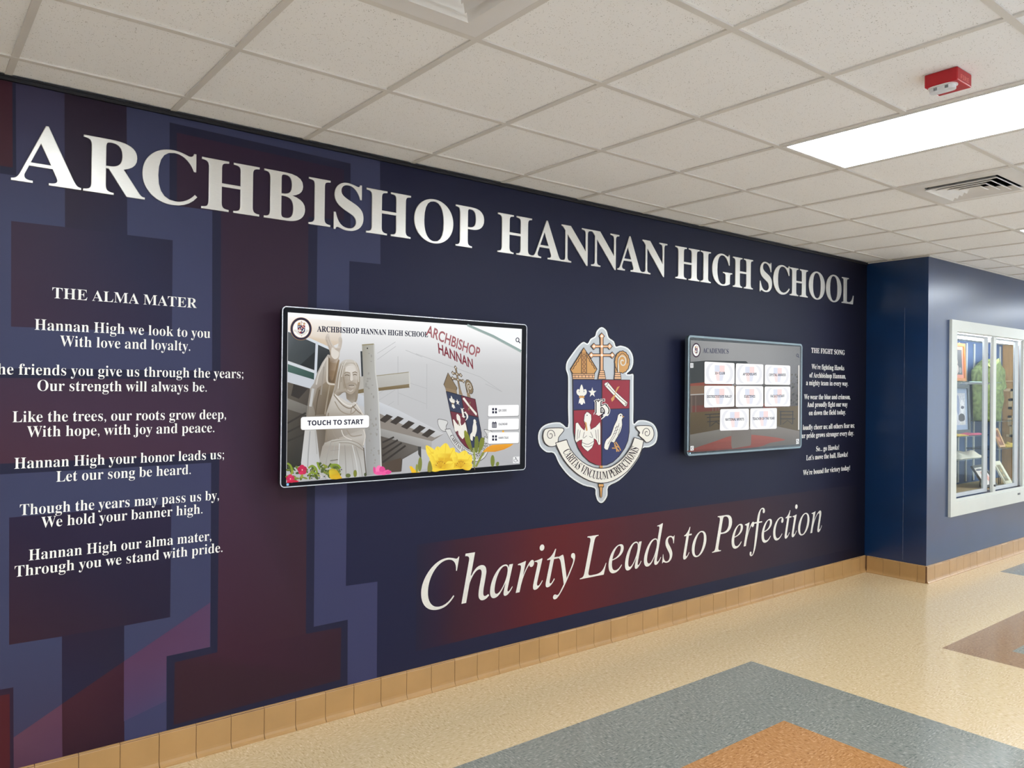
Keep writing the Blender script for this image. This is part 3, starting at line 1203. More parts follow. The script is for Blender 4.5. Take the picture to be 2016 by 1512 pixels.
# ================================================================== touch screens
M_HOUSE = mat('screen_housing_black', (10, 10, 13), 0.35, noise=(15, 0.2))
M_BEZEL = mat('screen_bezel_glass', (5, 6, 16), 0.3, spec=0.15, noise=(10, 0.2))
M_RIM = mat('screen_rim_silver', (210, 210, 214), 0.25, metal=0.9, noise=(30, 0.05))
M_RIM2 = mat('screen_rim_steel', (128, 142, 146), 0.3, metal=0.8, noise=(30, 0.05))
M_GLASS1 = mat('screen_bezel_grey', (34, 42, 44), 0.15, noise=(10, 0.15))
M_SHOW = art_mat('lit_display', 0.15, emission=1.0, spec=0.2)
YS = -0.09


def rrect(x0, x1, z0, z1, r, n=5):
    out = []
    for cx, cz, a0 in ((x1 - r, z1 - r, 0), (x0 + r, z1 - r, 90), (x0 + r, z0 + r, 180), (x1 - r, z0 + r, 270)):
        for k in range(n + 1):
            a = math.radians(a0 + 90 * k / n)
            out.append((cx + r * math.cos(a), cz + r * math.sin(a)))
    return out


def screen_body(t, x0, x1, z0, z1, rim_mat, rim_w, bezel_mat, r=0.022):
    MB().prism(rrect(x0 + 0.002, x1 - 0.002, z0 + 0.002, z1 - 0.002, r), 1, -0.062, YS + 0.004).build('housing', M_HOUSE, t)
    # polished rim: a ring round the front edge
    o = rrect(x0, x1, z0, z1, r)
    i = rrect(x0 + rim_w, x1 - rim_w, z0 + rim_w, z1 - rim_w, r - rim_w)
    n = len(o)
    mb = MB()
    ys = (YS - 0.001, YS + (0.006 if rim_mat is M_RIM else 0.026))
    vs = [(p[0], ys[0], p[1]) for p in o] + [(p[0], ys[0], p[1]) for p in i] + [(p[0], ys[1], p[1]) for p in o] + [(p[0], ys[1], p[1]) for p in i]
    fs = []
    for k in range(n):
        q = (k + 1) % n
        fs += [(k, q, n + q, n + k), (k, 2 * n + k, 2 * n + q, q), (n + k, n + q, 3 * n + q, 3 * n + k), (2 * n + k, 3 * n + k, 3 * n + q, 2 * n + q)]
    mb.add(vs, fs).build('rim', rim_mat, t)
    MB().prism(i, 1, YS + 0.004, YS - 0.0004).build('bezel', bezel_mat, t)
    cx, cz = (x0 + x1) / 2, (z0 + z1) / 2
    MB().box((cx - 0.3, -0.062, cz - 0.2), (cx + 0.3, -0.004, cz + 0.2)).build('wall_mount', M_HOUSE, t)


def lerp_map(src, dst, A_src, A_dst):
    pass


def affine(p0, q0, p1, q1, p2, q2):
    """picture map taking p0,p1,p2 to q0,q1,q2"""
    M = Matrix(((p1[0] - p0[0], p2[0] - p0[0]), (p1[1] - p0[1], p2[1] - p0[1]))).inverted()
    N = Matrix(((q1[0] - q0[0], q2[0] - q0[0]), (q1[1] - q0[1], q2[1] - q0[1]))) @ M

    def f(x, y):
        v = N @ Vector((x - p0[0], y - p0[1]))
        return (q0[0] + v.x, q0[1] + v.y)
    return f


def chain(f, g):
    return lambda x, y: g(*f(x, y))


def sub_art(A, f, fn):
    """draw fn into A through an extra picture map"""
    old = A.px
    A.px = chain(f, old)
    fn(A)
    A.px = old


def wheelchair(A, x, y, s, col):
    A.ell(x - 2 * s, y - 11 * s, 2.2 * s, 2.6 * s, col)
    A.stroke([(x - 2 * s, y - 8 * s), (x - 1 * s, y), (x + 5 * s, y), (x + 8 * s, y + 8 * s), (x + 11 * s, y + 7 * s)], 2.6 * s, col)
    A.stroke([(x - 1.6 * s, y - 5 * s), (x + 4 * s, y - 5 * s)], 2.2 * s, col)
    A.stroke([(x - 4 * s + 7 * s * math.cos(a), y + 4 * s + 7 * s * math.sin(a)) for a in [math.radians(d) for d in range(20, 260, 20)]], 2 * s, col)


def search(A, x, y, rx, ry, w, col):
    A.stroke([(x + rx * math.cos(2 * math.pi * k / 16), y + ry * math.sin(2 * math.pi * k / 16)) for k in range(16)], w, col, closed=True)
    A.stroke([(x + rx * 0.7, y + ry * 0.75), (x + rx * 1.7, y + ry * 1.75)], w * 1.2, col)


def mini_crest(A, fine=False, text=False, fill=CREAM):
    crest_shield(A, 10)
    crest_charges(A, fine)
    crest_crown(A, fine)
    crest_banner(A, fine, text, fill)
    crest_monogram(A, False)
    crest_spike(A)


INKB = (24, 22, 52)


# ------------------------------------------------------------------ the large screen
def Z4(x, y):
    return (540 + x * 0.25335, 590 + y * 0.25335)


t = empty('touchscreen', (2.17, 0, 1.19), 'larger wall-mounted touchscreen showing a robed stone statue and yellow lilies', 'screen', 'wall-mounted touchscreens')
screen_body(t, 1.4265, 2.918, 1.191, 2.0455, M_RIM, 0.0045, M_BEZEL)
A = Art(YS - 0.0008, Z4, 1.2e-5)
TL, TR, BR, BL = (105, 98), (1924, 228), (1908, 1278), (92, 1424)


def S(s, v):
    a = Vector(TL).lerp(Vector(TR), s)
    b = Vector(BL).lerp(Vector(BR), s)
    return tuple(a.lerp(b, v))


rows = [0, 0.08, 0.16, 0.28, 0.45, 0.7, 1.0]
cl = [(252, 252, 252), (240, 240, 240), (222, 222, 223), (203, 203, 204), (193, 193, 194), (188, 188, 190), (178, 178, 180)]
A.grid([[S(s, v) for s in (0, 0.5, 1)] for v in rows], [[c, c, tuple(min(255, x + 2) for x in c)] for c in cl])
# warm wall behind the raised hand, bright corner of sky
A.poly([(107, 130), (520, 170), (522, 330), (410, 380), (260, 300), (107, 240)], [(252, 248, 244), (244, 238, 232), (214, 200, 184), (206, 184, 156), (216, 196, 170), (236, 226, 214)])
A.poly([(1500, 198), (1924, 228), (1920, 398)], (250, 252, 253))
A.stroke([(1500, 196), (1700, 282), (1919, 400)], 17, (150, 170, 166))
A.stroke([(1500, 205), (1700, 294), (1919, 412)], 5, (176, 186, 182))
# seams on the plaster wall
for q in ([(800, 418), (942, 328)], [(800, 466), (945, 362)], [(800, 740), (945, 636)], [(800, 790), (940, 700)], [(965, 620), (1185, 690)], [(965, 725), (1180, 810)], [(1020, 392), (1150, 446)], [(1100, 420), (1600, 600), (1770, 716)],
          [(1640, 655), (1770, 716)], [(800, 880), (930, 790)], [(960, 440), (962, 820)], [(1186, 500), (1184, 850)], [(1750, 1250), (1905, 1278)]):
    A.stroke(q, 3, (174, 174, 176))
# glazing at the left
A.poly([(106, 250), (180, 270), (262, 300), (322, 338), (312, 548), (105, 474)], [(92, 98, 102), (74, 80, 84), (66, 72, 76), (56, 62, 66), (48, 54, 56), (64, 70, 72)])
A.poly([(320, 400), (312, 548), (200, 508)], (30, 34, 36))
A.poly([(338, 342), (445, 392), (430, 440), (380, 490), (330, 580)], [(62, 66, 68), (50, 54, 56), (30, 34, 36), (24, 28, 30), (22, 26, 28)])
A.poly([(105, 500), (312, 572), (309, 628), (104, 562)], [(76, 104, 98), (48, 78, 72), (40, 66, 60), (66, 96, 88)])
A.stroke([(250, 298), (330, 334), (440, 384)], 20, (214, 220, 226))
A.stroke([(331, 330), (318, 620)], 20, (206, 212, 220))
A.stroke([(104, 488), (312, 562)], 17, (210, 216, 222))
A.poly([(104, 560), (310, 622), (302, 700), (270, 688), (103, 640)], (196, 201, 208))
A.poly([(103, 640), (278, 690), (264, 860), (250, 1010), (210, 1290), (97, 1320)], [(92, 84, 74), (74, 66, 58), (66, 60, 54), (56, 52, 46), (40, 38, 32), (44, 42, 34)])
A.poly([(150, 655), (262, 690), (190, 770), (130, 745)], (46, 40, 36))
A.poly([(103, 765), (266, 828), (260, 900), (102, 850)], [(126, 122, 114), (108, 104, 98), (94, 88, 82), (112, 108, 100)])
for k in range(3):
    A.stroke([(102, 960 + k * 70), (245, 880 + k * 80)], 14, (48, 44, 38))
# canopy at the right
A.poly([(645, 728), (810, 792), (960, 856), (1318, 1040), (1225, 1086), (1000, 985), (810, 884), (650, 812)], [(196, 200, 206), (206, 209, 214), (204, 206, 210), (200, 200, 202), (182, 180, 178), (188, 190, 192), (190, 192, 196), (186, 190, 196)])
A.poly([(810, 880), (1000, 972), (1245, 1072), (1318, 1042), (1225, 1100), (822, 1004)], (138, 130, 122))
for x, y in ((830, 935), (915, 950), (1000, 985), (1085, 1020), (1160, 1050)):
    A.poly([(x + 44, y - 46), (x + 92, y - 26), (x + 30, y + 22), (x - 16, y + 2)], (56, 48, 42))
A.poly([(822, 1000), (1225, 1100), (1218, 1180), (826, 1062)], [(158, 156, 152), (176, 174, 172), (158, 156, 154), (140, 138, 134)])
A.poly([(826, 1060), (1122, 1140), (1116, 1172), (996, 1240), (988, 1334), (832, 1348)], [(82, 74, 66), (104, 98, 92), (96, 92, 86), (74, 66, 58), (66, 56, 48), (58, 50, 42)])
for k in range(4):
    A.stroke([(840, 1110 + k * 52), (930 + k * 30, 1068 + k * 22)], 14, (48, 42, 36))
A.poly([(836, 1272), (986, 1228), (984, 1336), (832, 1348)], (78, 64, 52))
A.poly([(1116, 1140), (1140, 1142), (1142, 1240), (1118, 1200)], (60, 58, 56))
A.poly([(1142, 1160), (1222, 1180), (1218, 1310), (1144, 1318)], (188, 188, 190))
# wall lettering and crest in the picture
A.text('ARCHBISHOP', 'sans', (1176, 272), (1590, 452), 0, (160, 92, 98), up=(14, -76), offset=0.02)
A.text('HANNAN', 'sans', (1276, 414), (1546, 538), 0, (128, 40, 56), up=(-6, -76), offset=0.025)
mc = affine((318, 478), (1335, 712), (775, 480), (1560, 772), (545, 1172), (1528, 1168))


def pic_crest(a):
    global GOLD, GOLD2, BLUE, RED
    keep = (GOLD, GOLD2, BLUE, RED)
    GOLD, GOLD2, BLUE, RED = (132, 112, 84), (146, 124, 94), (48, 56, 82), (112, 44, 58)
    mini_crest(a, False, True, (214, 214, 212))
    GOLD, GOLD2, BLUE, RED = keep


sub_art(A, mc, pic_crest)
# stone cross
A.poly([(668, 400), (683, 400), (690, 595), (676, 597)], (46, 50, 54))
A.poly([(640, 600), (700, 596), (700, 700), (640, 722)], (178, 174, 167))
A.poly([(645, 702), (700, 690), (700, 722), (648, 730)], (122, 106, 74))
A.poly([(786, 590), (1045, 562), (1052, 680), (798, 708)], [(186, 184, 178), (192, 190, 184), (180, 178, 172), (172, 168, 162)])
A.poly([(796, 686), (1052, 654), (1051, 683), (800, 710)], [(124, 106, 74), (134, 118, 88), (118, 102, 72), (112, 96, 66)])
A.stroke([(786, 592), (1045, 563)], 6, (150, 142, 116))
A.stroke([(1047, 563), (1052, 680)], 8, (206, 204, 198))
A.poly([(680, 350), (772, 343), (780, 560), (802, 700), (818, 1000), (832, 1348), (714, 1368), (704, 1000), (692, 660)],
       [(158, 154, 140), (176, 174, 166), (176, 175, 170), (178, 177, 174), (172, 172, 172), (170, 170, 170), (150, 150, 148), (152, 150, 146), (160, 157, 150)])
A.stroke([(775, 345), (784, 560), (804, 700), (819, 1000), (831, 1346)], 9, (204, 204, 200))
A.stroke([(680, 352), (772, 345)], 9, (146, 136, 104))
A.ell(722, 378, 5, 6, (40, 38, 36))
rnd = random.Random(3)
for k in range(40):
    v = rnd.random()
    A.ell(705 + v * 60 + rnd.uniform(-15, 55), 400 + v * 900, rnd.uniform(3, 9), rnd.uniform(3, 12), (150, 148, 142))
# statue: cloak and raised sleeve
A.poly([(415, 425), (370, 490), (330, 572), (308, 645), (275, 692), (262, 790), (248, 905), (235, 1010), (206, 1268), (218, 1312), (340, 1330), (352, 1240), (375, 1130), (398, 1100), (402, 900), (452, 735), (474, 655), (506, 470), (482, 448)],
       [(176, 170, 162), (182, 176, 168), (172, 166, 158), (168, 162, 154), (160, 154, 146), (150, 144, 134), (140, 132, 120), (150, 146, 140), (190, 190, 190), (196, 196, 196), (190, 190, 190), (160, 158, 152), (112, 104, 94), (106, 96, 84), (112, 100, 84), (140, 126, 106), (146, 126, 100), (150, 128, 102), (162, 150, 136)])
A.poly([(330, 690), (400, 640), (468, 665), (446, 745), (402, 890), (320, 896), (296, 810)], [(132, 120, 104), (140, 126, 106), (136, 118, 92), (110, 94, 72), (98, 84, 66), (108, 96, 80), (124, 112, 98)])
A.poly([(415, 440), (412, 640), (466, 652), (500, 470), (470, 500)], [(112, 92, 70), (86, 70, 50), (108, 88, 62), (136, 112, 84), (120, 98, 72)])
for q, w_, c_ in (([(402, 455), (345, 575), (325, 660)], 10, (204, 198, 190)), ([(385, 520), (372, 640), (360, 740)], 9, (150, 142, 132)), ([(412, 446), (410, 560), (414, 645), (468, 658)], 13, (206, 198, 186)), ([(300, 690), (285, 790), (278, 830)], 20, (190, 190, 188)),
                  ([(350, 700), (330, 800), (318, 900)], 8, (92, 80, 64)), ([(276, 700), (262, 850), (256, 900)], 6, (120, 112, 102)), ([(430, 660), (412, 760), (392, 890)], 10, (150, 138, 120))):
    A.stroke(q, w_, c_, smooth=4)
# forearm and open hand
A.poly([(432, 445), (428, 400), (408, 345), (396, 310), (400, 280), (412, 264), (424, 262), (430, 282), (436, 316), (454, 350), (478, 374), (494, 356), (497, 318), (498, 298), (510, 286), (522, 298), (526, 322), (520, 366), (508, 404), (504, 440), (484, 500), (470, 565), (448, 632), (426, 590)],
       [(168, 152, 134), (178, 164, 148), (186, 174, 160), (190, 178, 166), (202, 192, 182), (214, 206, 198), (220, 212, 204), (212, 202, 192), (206, 196, 184), (206, 196, 186), (212, 204, 194), (204, 194, 182), (202, 192, 180), (206, 198, 188), (210, 202, 194), (196, 186, 174), (188, 176, 164), (190, 178, 166), (196, 186, 174), (190, 176, 160), (160, 140, 116), (140, 116, 88), (112, 90, 66), (120, 98, 74)], smooth=3)
A.poly([(446, 372), (478, 392), (500, 410), (494, 448), (466, 462), (440, 430)], (220, 213, 204), smooth=3)
for q in ([(404, 312), (420, 352), (432, 376)], [(418, 290), (430, 330), (446, 362)]):
    A.stroke(q, 3, (166, 150, 134))
# hair behind the face
A.poly([(500, 525), (520, 484), (560, 464), (606, 468), (642, 496), (660, 552), (664, 640), (652, 704), (644, 770), (622, 800), (590, 740), (540, 720), (505, 745), (476, 752), (456, 730), (470, 680), (486, 600)],
       [(182, 176, 166), (196, 190, 182), (208, 204, 196), (200, 194, 184), (176, 166, 150), (160, 148, 130), (152, 140, 122), (146, 134, 116), (138, 126, 108), (128, 116, 98), (120, 106, 90), (126, 112, 96), (148, 136, 120), (168, 158, 144), (172, 162, 148), (170, 160, 146), (174, 166, 154)], smooth=3)
for q in ([(520, 500), (500, 580), (484, 680), (466, 726)], [(532, 512), (512, 600), (504, 700)], [(548, 492), (526, 560), (518, 640)], [(640, 510), (656, 600), (648, 700), (636, 780)], [(500, 560), (478, 660), (462, 720)]):
    A.stroke(q, 5, (140, 128, 112), smooth=4)
for q in ([(526, 498), (506, 590), (494, 690)], [(560, 474), (536, 520), (522, 600)], [(620, 478), (650, 550), (654, 640)]):
    A.stroke(q, 5, (214, 208, 200), smooth=4)
# neck, face
A.poly([(548, 690), (622, 700), (630, 780), (604, 806), (560, 770)], [(120, 108, 92), (128, 116, 100), (156, 146, 132), (170, 162, 150), (138, 126, 110)])
A.poly([(528, 570), (544, 524), (576, 500), (612, 500), (636, 528), (648, 576), (646, 630), (634, 682), (606, 726), (574, 726), (544, 704), (528, 640)],
       [(172, 162, 148), (190, 182, 172), (206, 200, 192), (210, 204, 196), (206, 198, 190), (196, 188, 178), (184, 174, 162), (172, 160, 146), (170, 160, 146), (160, 148, 134), (148, 136, 120), (158, 146, 130)], smooth=3)
A.poly([(560, 520), (610, 512), (630, 548), (600, 566), (552, 562)], (214, 208, 200), smooth=3)
A.poly([(592, 566), (602, 566), (610, 622), (596, 632), (586, 624)], (212, 205, 196), smooth=2)
for q, w_, c_ in (([(540, 574), (560, 564), (586, 570)], 7, (140, 126, 108)), ([(606, 568), (626, 562), (642, 570)], 7, (132, 118, 100)), ([(546, 588), (564, 584), (582, 590)], 6, (108, 94, 78)), ([(610, 586), (624, 581), (640, 586)], 6, (104, 90, 74)),
                  ([(588, 580), (585, 620), (594, 634), (610, 632)], 4, (150, 138, 122)), ([(552, 672), (576, 650), (600, 648), (626, 654), (640, 672)], 13, (158, 146, 130)), ([(576, 666), (600, 664), (620, 666)], 6, (96, 84, 70)), ([(582, 676), (602, 680), (618, 675)], 5, (196, 186, 174)),
                  ([(544, 690), (566, 716), (596, 728), (624, 700)], 14, (166, 154, 138)), ([(566, 700), (590, 712), (612, 700)], 6, (200, 192, 182)), ([(536, 600), (544, 650), (556, 690)], 8, (144, 130, 112))):
    A.stroke(q, w_, c_, smooth=4)
# tunic
A.poly([(452, 732), (500, 752), (560, 790), (600, 806), (626, 792), (662, 842), (692, 888), (706, 900), (702, 1000), (706, 1060), (692, 1142), (640, 1112), (560, 1086), (450, 1092), (392, 1112), (384, 1000), (402, 880)],
       [(196, 190, 182), (206, 201, 194), (204, 199, 192), (200, 194, 186), (206, 200, 194), (196, 190, 182), (176, 168, 158), (160, 152, 142), (178, 172, 164), (190, 186, 180), (166, 158, 148), (176, 168, 158), (186, 180, 170), (168, 158, 146), (126, 114, 100), (140, 128, 112), (168, 160, 148)])
for q, w_, c_ in (([(460, 738), (520, 810), (570, 842), (604, 838), (640, 806)], 9, (138, 126, 110)), ([(470, 736), (530, 800), (580, 826), (604, 822)], 7, (224, 219, 212)), ([(468, 790), (510, 860), (570, 890), (610, 880), (636, 850)], 8, (150, 138, 122)), ([(604, 826), (650, 870), (672, 886)], 8, (128, 114, 98)),
                  ([(600, 836), (592, 880)], 6, (140, 126, 110)), ([(628, 800), (660, 850), (690, 896)], 7, (218, 212, 204)), ([(420, 880), (404, 1000), (400, 1090)], 10, (134, 122, 106)), ([(450, 1010), (470, 1060), (500, 1080)], 7, (150, 140, 126)), ([(560, 1010), (600, 1060), (680, 1050)], 8, (152, 142, 128)),
                  ([(690, 1010), (704, 1060), (690, 1130)], 9, (206, 200, 192)), ([(520, 1012), (540, 1060), (600, 1090)], 6, (214, 209, 202))):
    A.stroke(q, w_, c_, smooth=4)
# skirt and cloak ends
A.poly([(330, 1008), (398, 1010), (390, 1110), (362, 1180), (346, 1262)], [(118, 108, 96), (96, 86, 74), (104, 94, 80), (110, 100, 88), (124, 116, 106)])
A.poly([(392, 1112), (450, 1088), (560, 1082), (640, 1106), (692, 1148), (702, 1250), (713, 1368), (420, 1398), (338, 1332), (352, 1232), (372, 1140)],
       [(170, 164, 154), (184, 180, 172), (192, 188, 182), (186, 182, 174), (168, 162, 154), (184, 182, 178), (186, 186, 184), (196, 196, 196), (176, 174, 170), (166, 162, 154), (160, 152, 142)])
A.poly([(236, 1012), (322, 1010), (350, 1240), (342, 1326), (204, 1308), (210, 1240)], [(196, 194, 190), (186, 184, 180), (190, 190, 190), (194, 194, 194), (202, 202, 202), (200, 200, 200)])
for q, w_, c_ in (([(276, 1020), (262, 1200), (258, 1300)], 9, (160, 160, 160)), ([(316, 1020), (330, 1200)], 7, (170, 168, 164)), ([(440, 1104), (404, 1240), (396, 1390)], 6, (158, 154, 148)), ([(470, 1110), (448, 1260), (444, 1390)], 5, (166, 164, 158)), ([(505, 1112), (496, 1260), (494, 1390)], 7, (204, 204, 202)),
                  ([(545, 1130), (552, 1260), (556, 1384)], 6, (150, 146, 140)), ([(585, 1130), (606, 1260), (620, 1380)], 5, (164, 160, 154)), ([(630, 1140), (664, 1260), (682, 1374)], 6, (152, 148, 142)), ([(605, 1130), (634, 1260), (650, 1376)], 6, (206, 206, 204)), ([(440, 1104), (560, 1090), (650, 1116), (696, 1162)], 5, (138, 130, 118)),
                  ([(500, 1112), (600, 1118), (692, 1172)], 5, (140, 132, 120)), ([(432, 1172), (500, 1166)], 4, (150, 146, 140)), ([(432, 1252), (492, 1242)], 7, (112, 106, 96)), ([(692, 1150), (712, 1366)], 8, (96, 88, 78))):
    A.stroke(q, w_, c_, smooth=4)
# planting along the foot of the picture
for k in range(80):
    x = rnd.uniform(100, 520)
    y = rnd.uniform(1285, 1400) - (30 if 330 < x < 400 else 0)
    bot = 1424 - (x - 92) / 1816 * 146
    if y > bot - 12:
        continue
    g = rnd.random()
    A.ell(x, y, rnd.uniform(6, 13), rnd.uniform(12, 24), (int(60 + 90 * g), int(78 + 80 * g), int(30 + 24 * g)), rnd.uniform(0, 3.1), 10)
for k in range(26):
    x = rnd.uniform(230, 520)
    y = rnd.uniform(1320, 1388)
    A.ell(x, y, 5, 6, rnd.choice([(40, 28, 24), (60, 40, 34), (214, 206, 200), (36, 44, 22)]), 0, 8)
for q in ([(430, 1300), (450, 1282), (490, 1285), (512, 1310)], [(330, 1262), (340, 1290), (352, 1320)], [(262, 1310), (290, 1290), (320, 1310), (330, 1345)], [(260, 1362), (290, 1345), (330, 1352)], [(98, 1270), (124, 1290), (136, 1330)]):
    A.stroke(q, 15, (126, 148, 40), smooth=4)
for cx, cy, r, c_ in ((214, 1322, 40, (214, 30, 84)), (122, 1392, 36, (228, 38, 96))):
    for k in range(5):
        a = k * 2 * math.pi / 5 - 0.4
        px_, py_ = cx + r * 0.5 * math.cos(a), min(cy + r * 0.55 * math.sin(a), 1405)
        A.ell(px_, py_, r * 0.46, r * 0.5, tuple(int(v * (0.84 + 0.08 * (k % 3))) for v in c_), a, 12)
    A.ell(cx, cy, 5, 6, (250, 170, 180), 0, 8)
A.poly([(94, 1412), (150, 1400), (190, 1408), (180, 1416), (95, 1423)], (206, 20, 60))
A.poly([(426, 1320), (452, 1310), (486, 1328), (512, 1370), (520, 1388), (436, 1394), (424, 1350)], [(190, 176, 40), (170, 160, 40), (196, 160, 20), (214, 172, 20), (226, 182, 22), (216, 178, 24), (214, 190, 40)], smooth=2)
A.ell(625, 1350, 14, 28, (122, 128, 44))
A.ell(570, 1366, 20, 16, (96, 108, 52))
A.ell(704, 1358, 10, 14, (72, 80, 48))
for x, y, rx_, ry_, a in ((775, 1325, 10, 28, -0.1), (806, 1318, 22, 32, 0.3), (836, 1322, 24, 28, -0.3), (862, 1342, 34, 16, -0.5), (884, 1342, 24, 14, -0.3), (812, 1348, 40, 14, 0.0)):
    A.ell(x, y, rx_, ry_, rnd.choice([(238, 92, 160), (226, 70, 144), (246, 122, 178)]), a, 14)
A.poly([(1046, 1296), (1062, 1292), (1094, 1324), (1130, 1342), (1064, 1345)], (238, 190, 24))
# two open lilies: overlapping petals, each paler towards its tip
def petal(x0, y0, x1, y1, wd, c0, c1, rib):
    a_, b_2 = Vector((x0, y0)), Vector((x1, y1))
    d = (b_2 - a_)
    nrm = Vector((-d.y, d.x)).normalized() * wd
    pts = [a_, a_ + d * 0.3 + nrm * 0.8, a_ + d * 0.65 + nrm, a_ + d * 0.9 + nrm * 0.5, b_2, a_ + d * 0.9 - nrm * 0.5, a_ + d * 0.65 - nrm, a_ + d * 0.3 - nrm * 0.8]
    A.poly([tuple(p) for p in pts], [c0, c0, c1, c1, c1, c1, c1, c0], smooth=3)
    A.stroke([(x0, y0), tuple(a_ + d * 0.5 + nrm * 0.12), (x1, y1)], 5, rib, smooth=3)


A.poly([(1190, 1336), (1200, 1270), (1260, 1240), (1400, 1240), (1500, 1250), (1532, 1308)], (228, 184, 28))
for x0, y0, x1, y1, wd in ((1292, 1300, 1176, 1132, 34), (1292, 1300, 1210, 1200, 40), (1300, 1300, 1262, 1140, 44), (1310, 1296, 1392, 1150, 42), (1302, 1300, 1330, 1114, 50),
                           (1440, 1296, 1400, 1184, 40), (1450, 1296, 1480, 1172, 46), (1452, 1296, 1526, 1206, 40), (1450, 1304, 1536, 1282, 34), (1290, 1322, 1200, 1290, 32), (1320, 1318, 1390, 1262, 34)):
    petal(x0, y0, x1, y1, wd, (224, 176, 24), (248, 220, 70), (236, 198, 44))
for x, y in ((1290, 1296), (1446, 1296)):
    for k in range(6):
        a_ = math.radians(205 + 22 * k)
        A.stroke([(x, y + 12), (x + 40 * math.cos(a_), y + 12 + 52 * math.sin(a_))], 3, (206, 150, 24))
        A.ell(x + 40 * math.cos(a_), y + 12 + 52 * math.sin(a_), 4, 5, (164, 104, 24), 0, 8)
A.poly([(1192, 1334), (1230, 1306), (1320, 1318), (1400, 1304), (1470, 1312), (1532, 1300), (1532, 1307)], (242, 208, 52))
A.ell(1128, 1278, 16, 56, (124, 130, 54), 0.05)
A.ell(1104, 1310, 10, 34, (140, 146, 60))
A.poly([(1186, 1336), (1192, 1270), (1206, 1250), (1220, 1290), (1222, 1332)], (132, 128, 50), smooth=2)
A.stroke([(1545, 1150), (1552, 1230), (1548, 1300)], 16, (150, 158, 84))
A.stroke([(1632, 1168), (1592, 1240), (1562, 1298)], 15, (136, 142, 60))
A.poly([(1470, 1026), (1484, 1016), (1510, 1060), (1532, 1150), (1536, 1190), (1500, 1140), (1478, 1090)], [(136, 142, 44), (148, 150, 44), (128, 134, 40), (112, 116, 40), (130, 134, 60), (116, 120, 36), (122, 128, 36)], smooth=2)
A.poly([(1558, 1066), (1576, 1062), (1584, 1120), (1572, 1190), (1552, 1170), (1552, 1100)], (110, 120, 44), smooth=2)
A.poly([(1600, 1076), (1626, 1074), (1624, 1130), (1596, 1180), (1580, 1196), (1586, 1130)], (124, 132, 44), smooth=2)
A.poly([(1612, 1186), (1650, 1146), (1690, 1128), (1860, 1116), (1830, 1140), (1780, 1164), (1710, 1182), (1650, 1182)], [(222, 160, 40), (232, 156, 30), (236, 160, 26), (240, 176, 40), (230, 152, 30), (222, 140, 22), (212, 132, 26), (216, 148, 36)])
A.poly([(1768, 1012), (1780, 1012), (1782, 1034), (1766, 1034)], (240, 176, 30))
A.ell(1692, 1252, 16, 46, (120, 130, 48))
A.ell(1730, 1276, 12, 18, (120, 130, 56), 0.3)
A.build('display', M_SHOW, t)

A = Art(YS - 0.0072, Z4)
A.ell(208, 226, 84, 89, (176, 132, 84), n=40)
A.ell(208, 226, 81, 86, (30, 26, 56), n=40)
A.ell(208, 226, 66, 71, (176, 132, 84), n=40)
A.ell(208, 226, 63, 68, (250, 250, 250), n=40)
sub_art(A, affine((318, 478), (181, 198), (775, 480), (239, 200), (545, 1172), (210, 264)), lambda a: mini_crest(a, False, False))
A.build('logo_badge', M_SHOW, t)
A = Art(YS - 0.0072, Z4)
A.text('ARCHBISHOP HANNAN HIGH SCHOOL', 'bold', (333, 247), (1195, 291), 41, INKB, offset=0.012)
A.build('title_text', M_SHOW, t)
A = Art(YS - 0.0072, Z4)
A.rquad([(204, 914), (740, 896), (740, 997), (204, 1015)], 20, (140, 136, 130))
A.rquad([(207, 912), (737, 897), (737, 993), (207, 1012)], 20, (254, 254, 254))
b_ = A.build('start_button', M_SHOW, t)
A = Art(YS - 0.0080, Z4)
A.text('TOUCH TO START', 'sansb', (258, 978), (692, 966), 37, INKB, offset=0.012)
A.build('caption', M_SHOW, b_)
for y, lab, icon in ((820, 'QR CODE', 'dots'), (926, 'CALENDAR', 'cal'), (1032, 'HAWK TALK', 'dots')):
    A = Art(YS - 0.0072, Z4)
    A.rquad([(1660, y + 4), (1905, y + 1), (1903, y + 87), (1657, y + 93)], 12, (150, 150, 150))
    A.rquad([(1663, y), (1902, y - 3), (1900, y + 82), (1660, y + 88)], 12, (254, 254, 254))
    b_ = A.build('menu_button', M_SHOW, t)
    A = Art(YS - 0.0080, Z4)
    if icon == 'dots':
        for dx, dy in ((0, 0), (22, 0), (0, 24), (22, 24)):
            A.rquad([(1693 + dx, y + 22 + dy), (1708 + dx, y + 22 + dy), (1708 + dx, y + 40 + dy), (1693 + dx, y + 40 + dy)], 3, INKB)
    else:
        A.rquad([(1692, y + 27), (1728, y + 27), (1728, y + 70), (1692, y + 70)], 4, INKB)
        A.poly([(1698, y + 20), (1703, y + 20), (1703, y + 28), (1698, y + 28)], INKB)
        A.poly([(1717, y + 20), (1722, y + 20), (1722, y + 28), (1717, y + 28)], INKB)
        for i in range(3):
            for j in range(3):
                A.poly([(1697 + i * 10, y + 37 + j * 11), (1703 + i * 10, y + 37 + j * 11), (1703 + i * 10, y + 43 + j * 11), (1697 + i * 10, y + 43 + j * 11)], (236, 236, 240))
    A.build('icon', M_SHOW, b_)
    A = Art(YS - 0.0080, Z4)
    A.text(lab, 'sansb', (1743, y + 50), (1743 + 7.6 * len(lab) + 8, y + 48), 17, (50, 48, 64))
    A.build('caption', M_SHOW, b_)
A = Art(YS - 0.0072, Z4)
search(A, 1890, 312, 12, 15, 6, INKB)
A.build('search_icon', M_SHOW, t)
A = Art(YS - 0.0072, Z4)
A.rquad([(1856, 1222), (1906, 1218), (1905, 1268), (1855, 1272)], 4, (236, 236, 236))
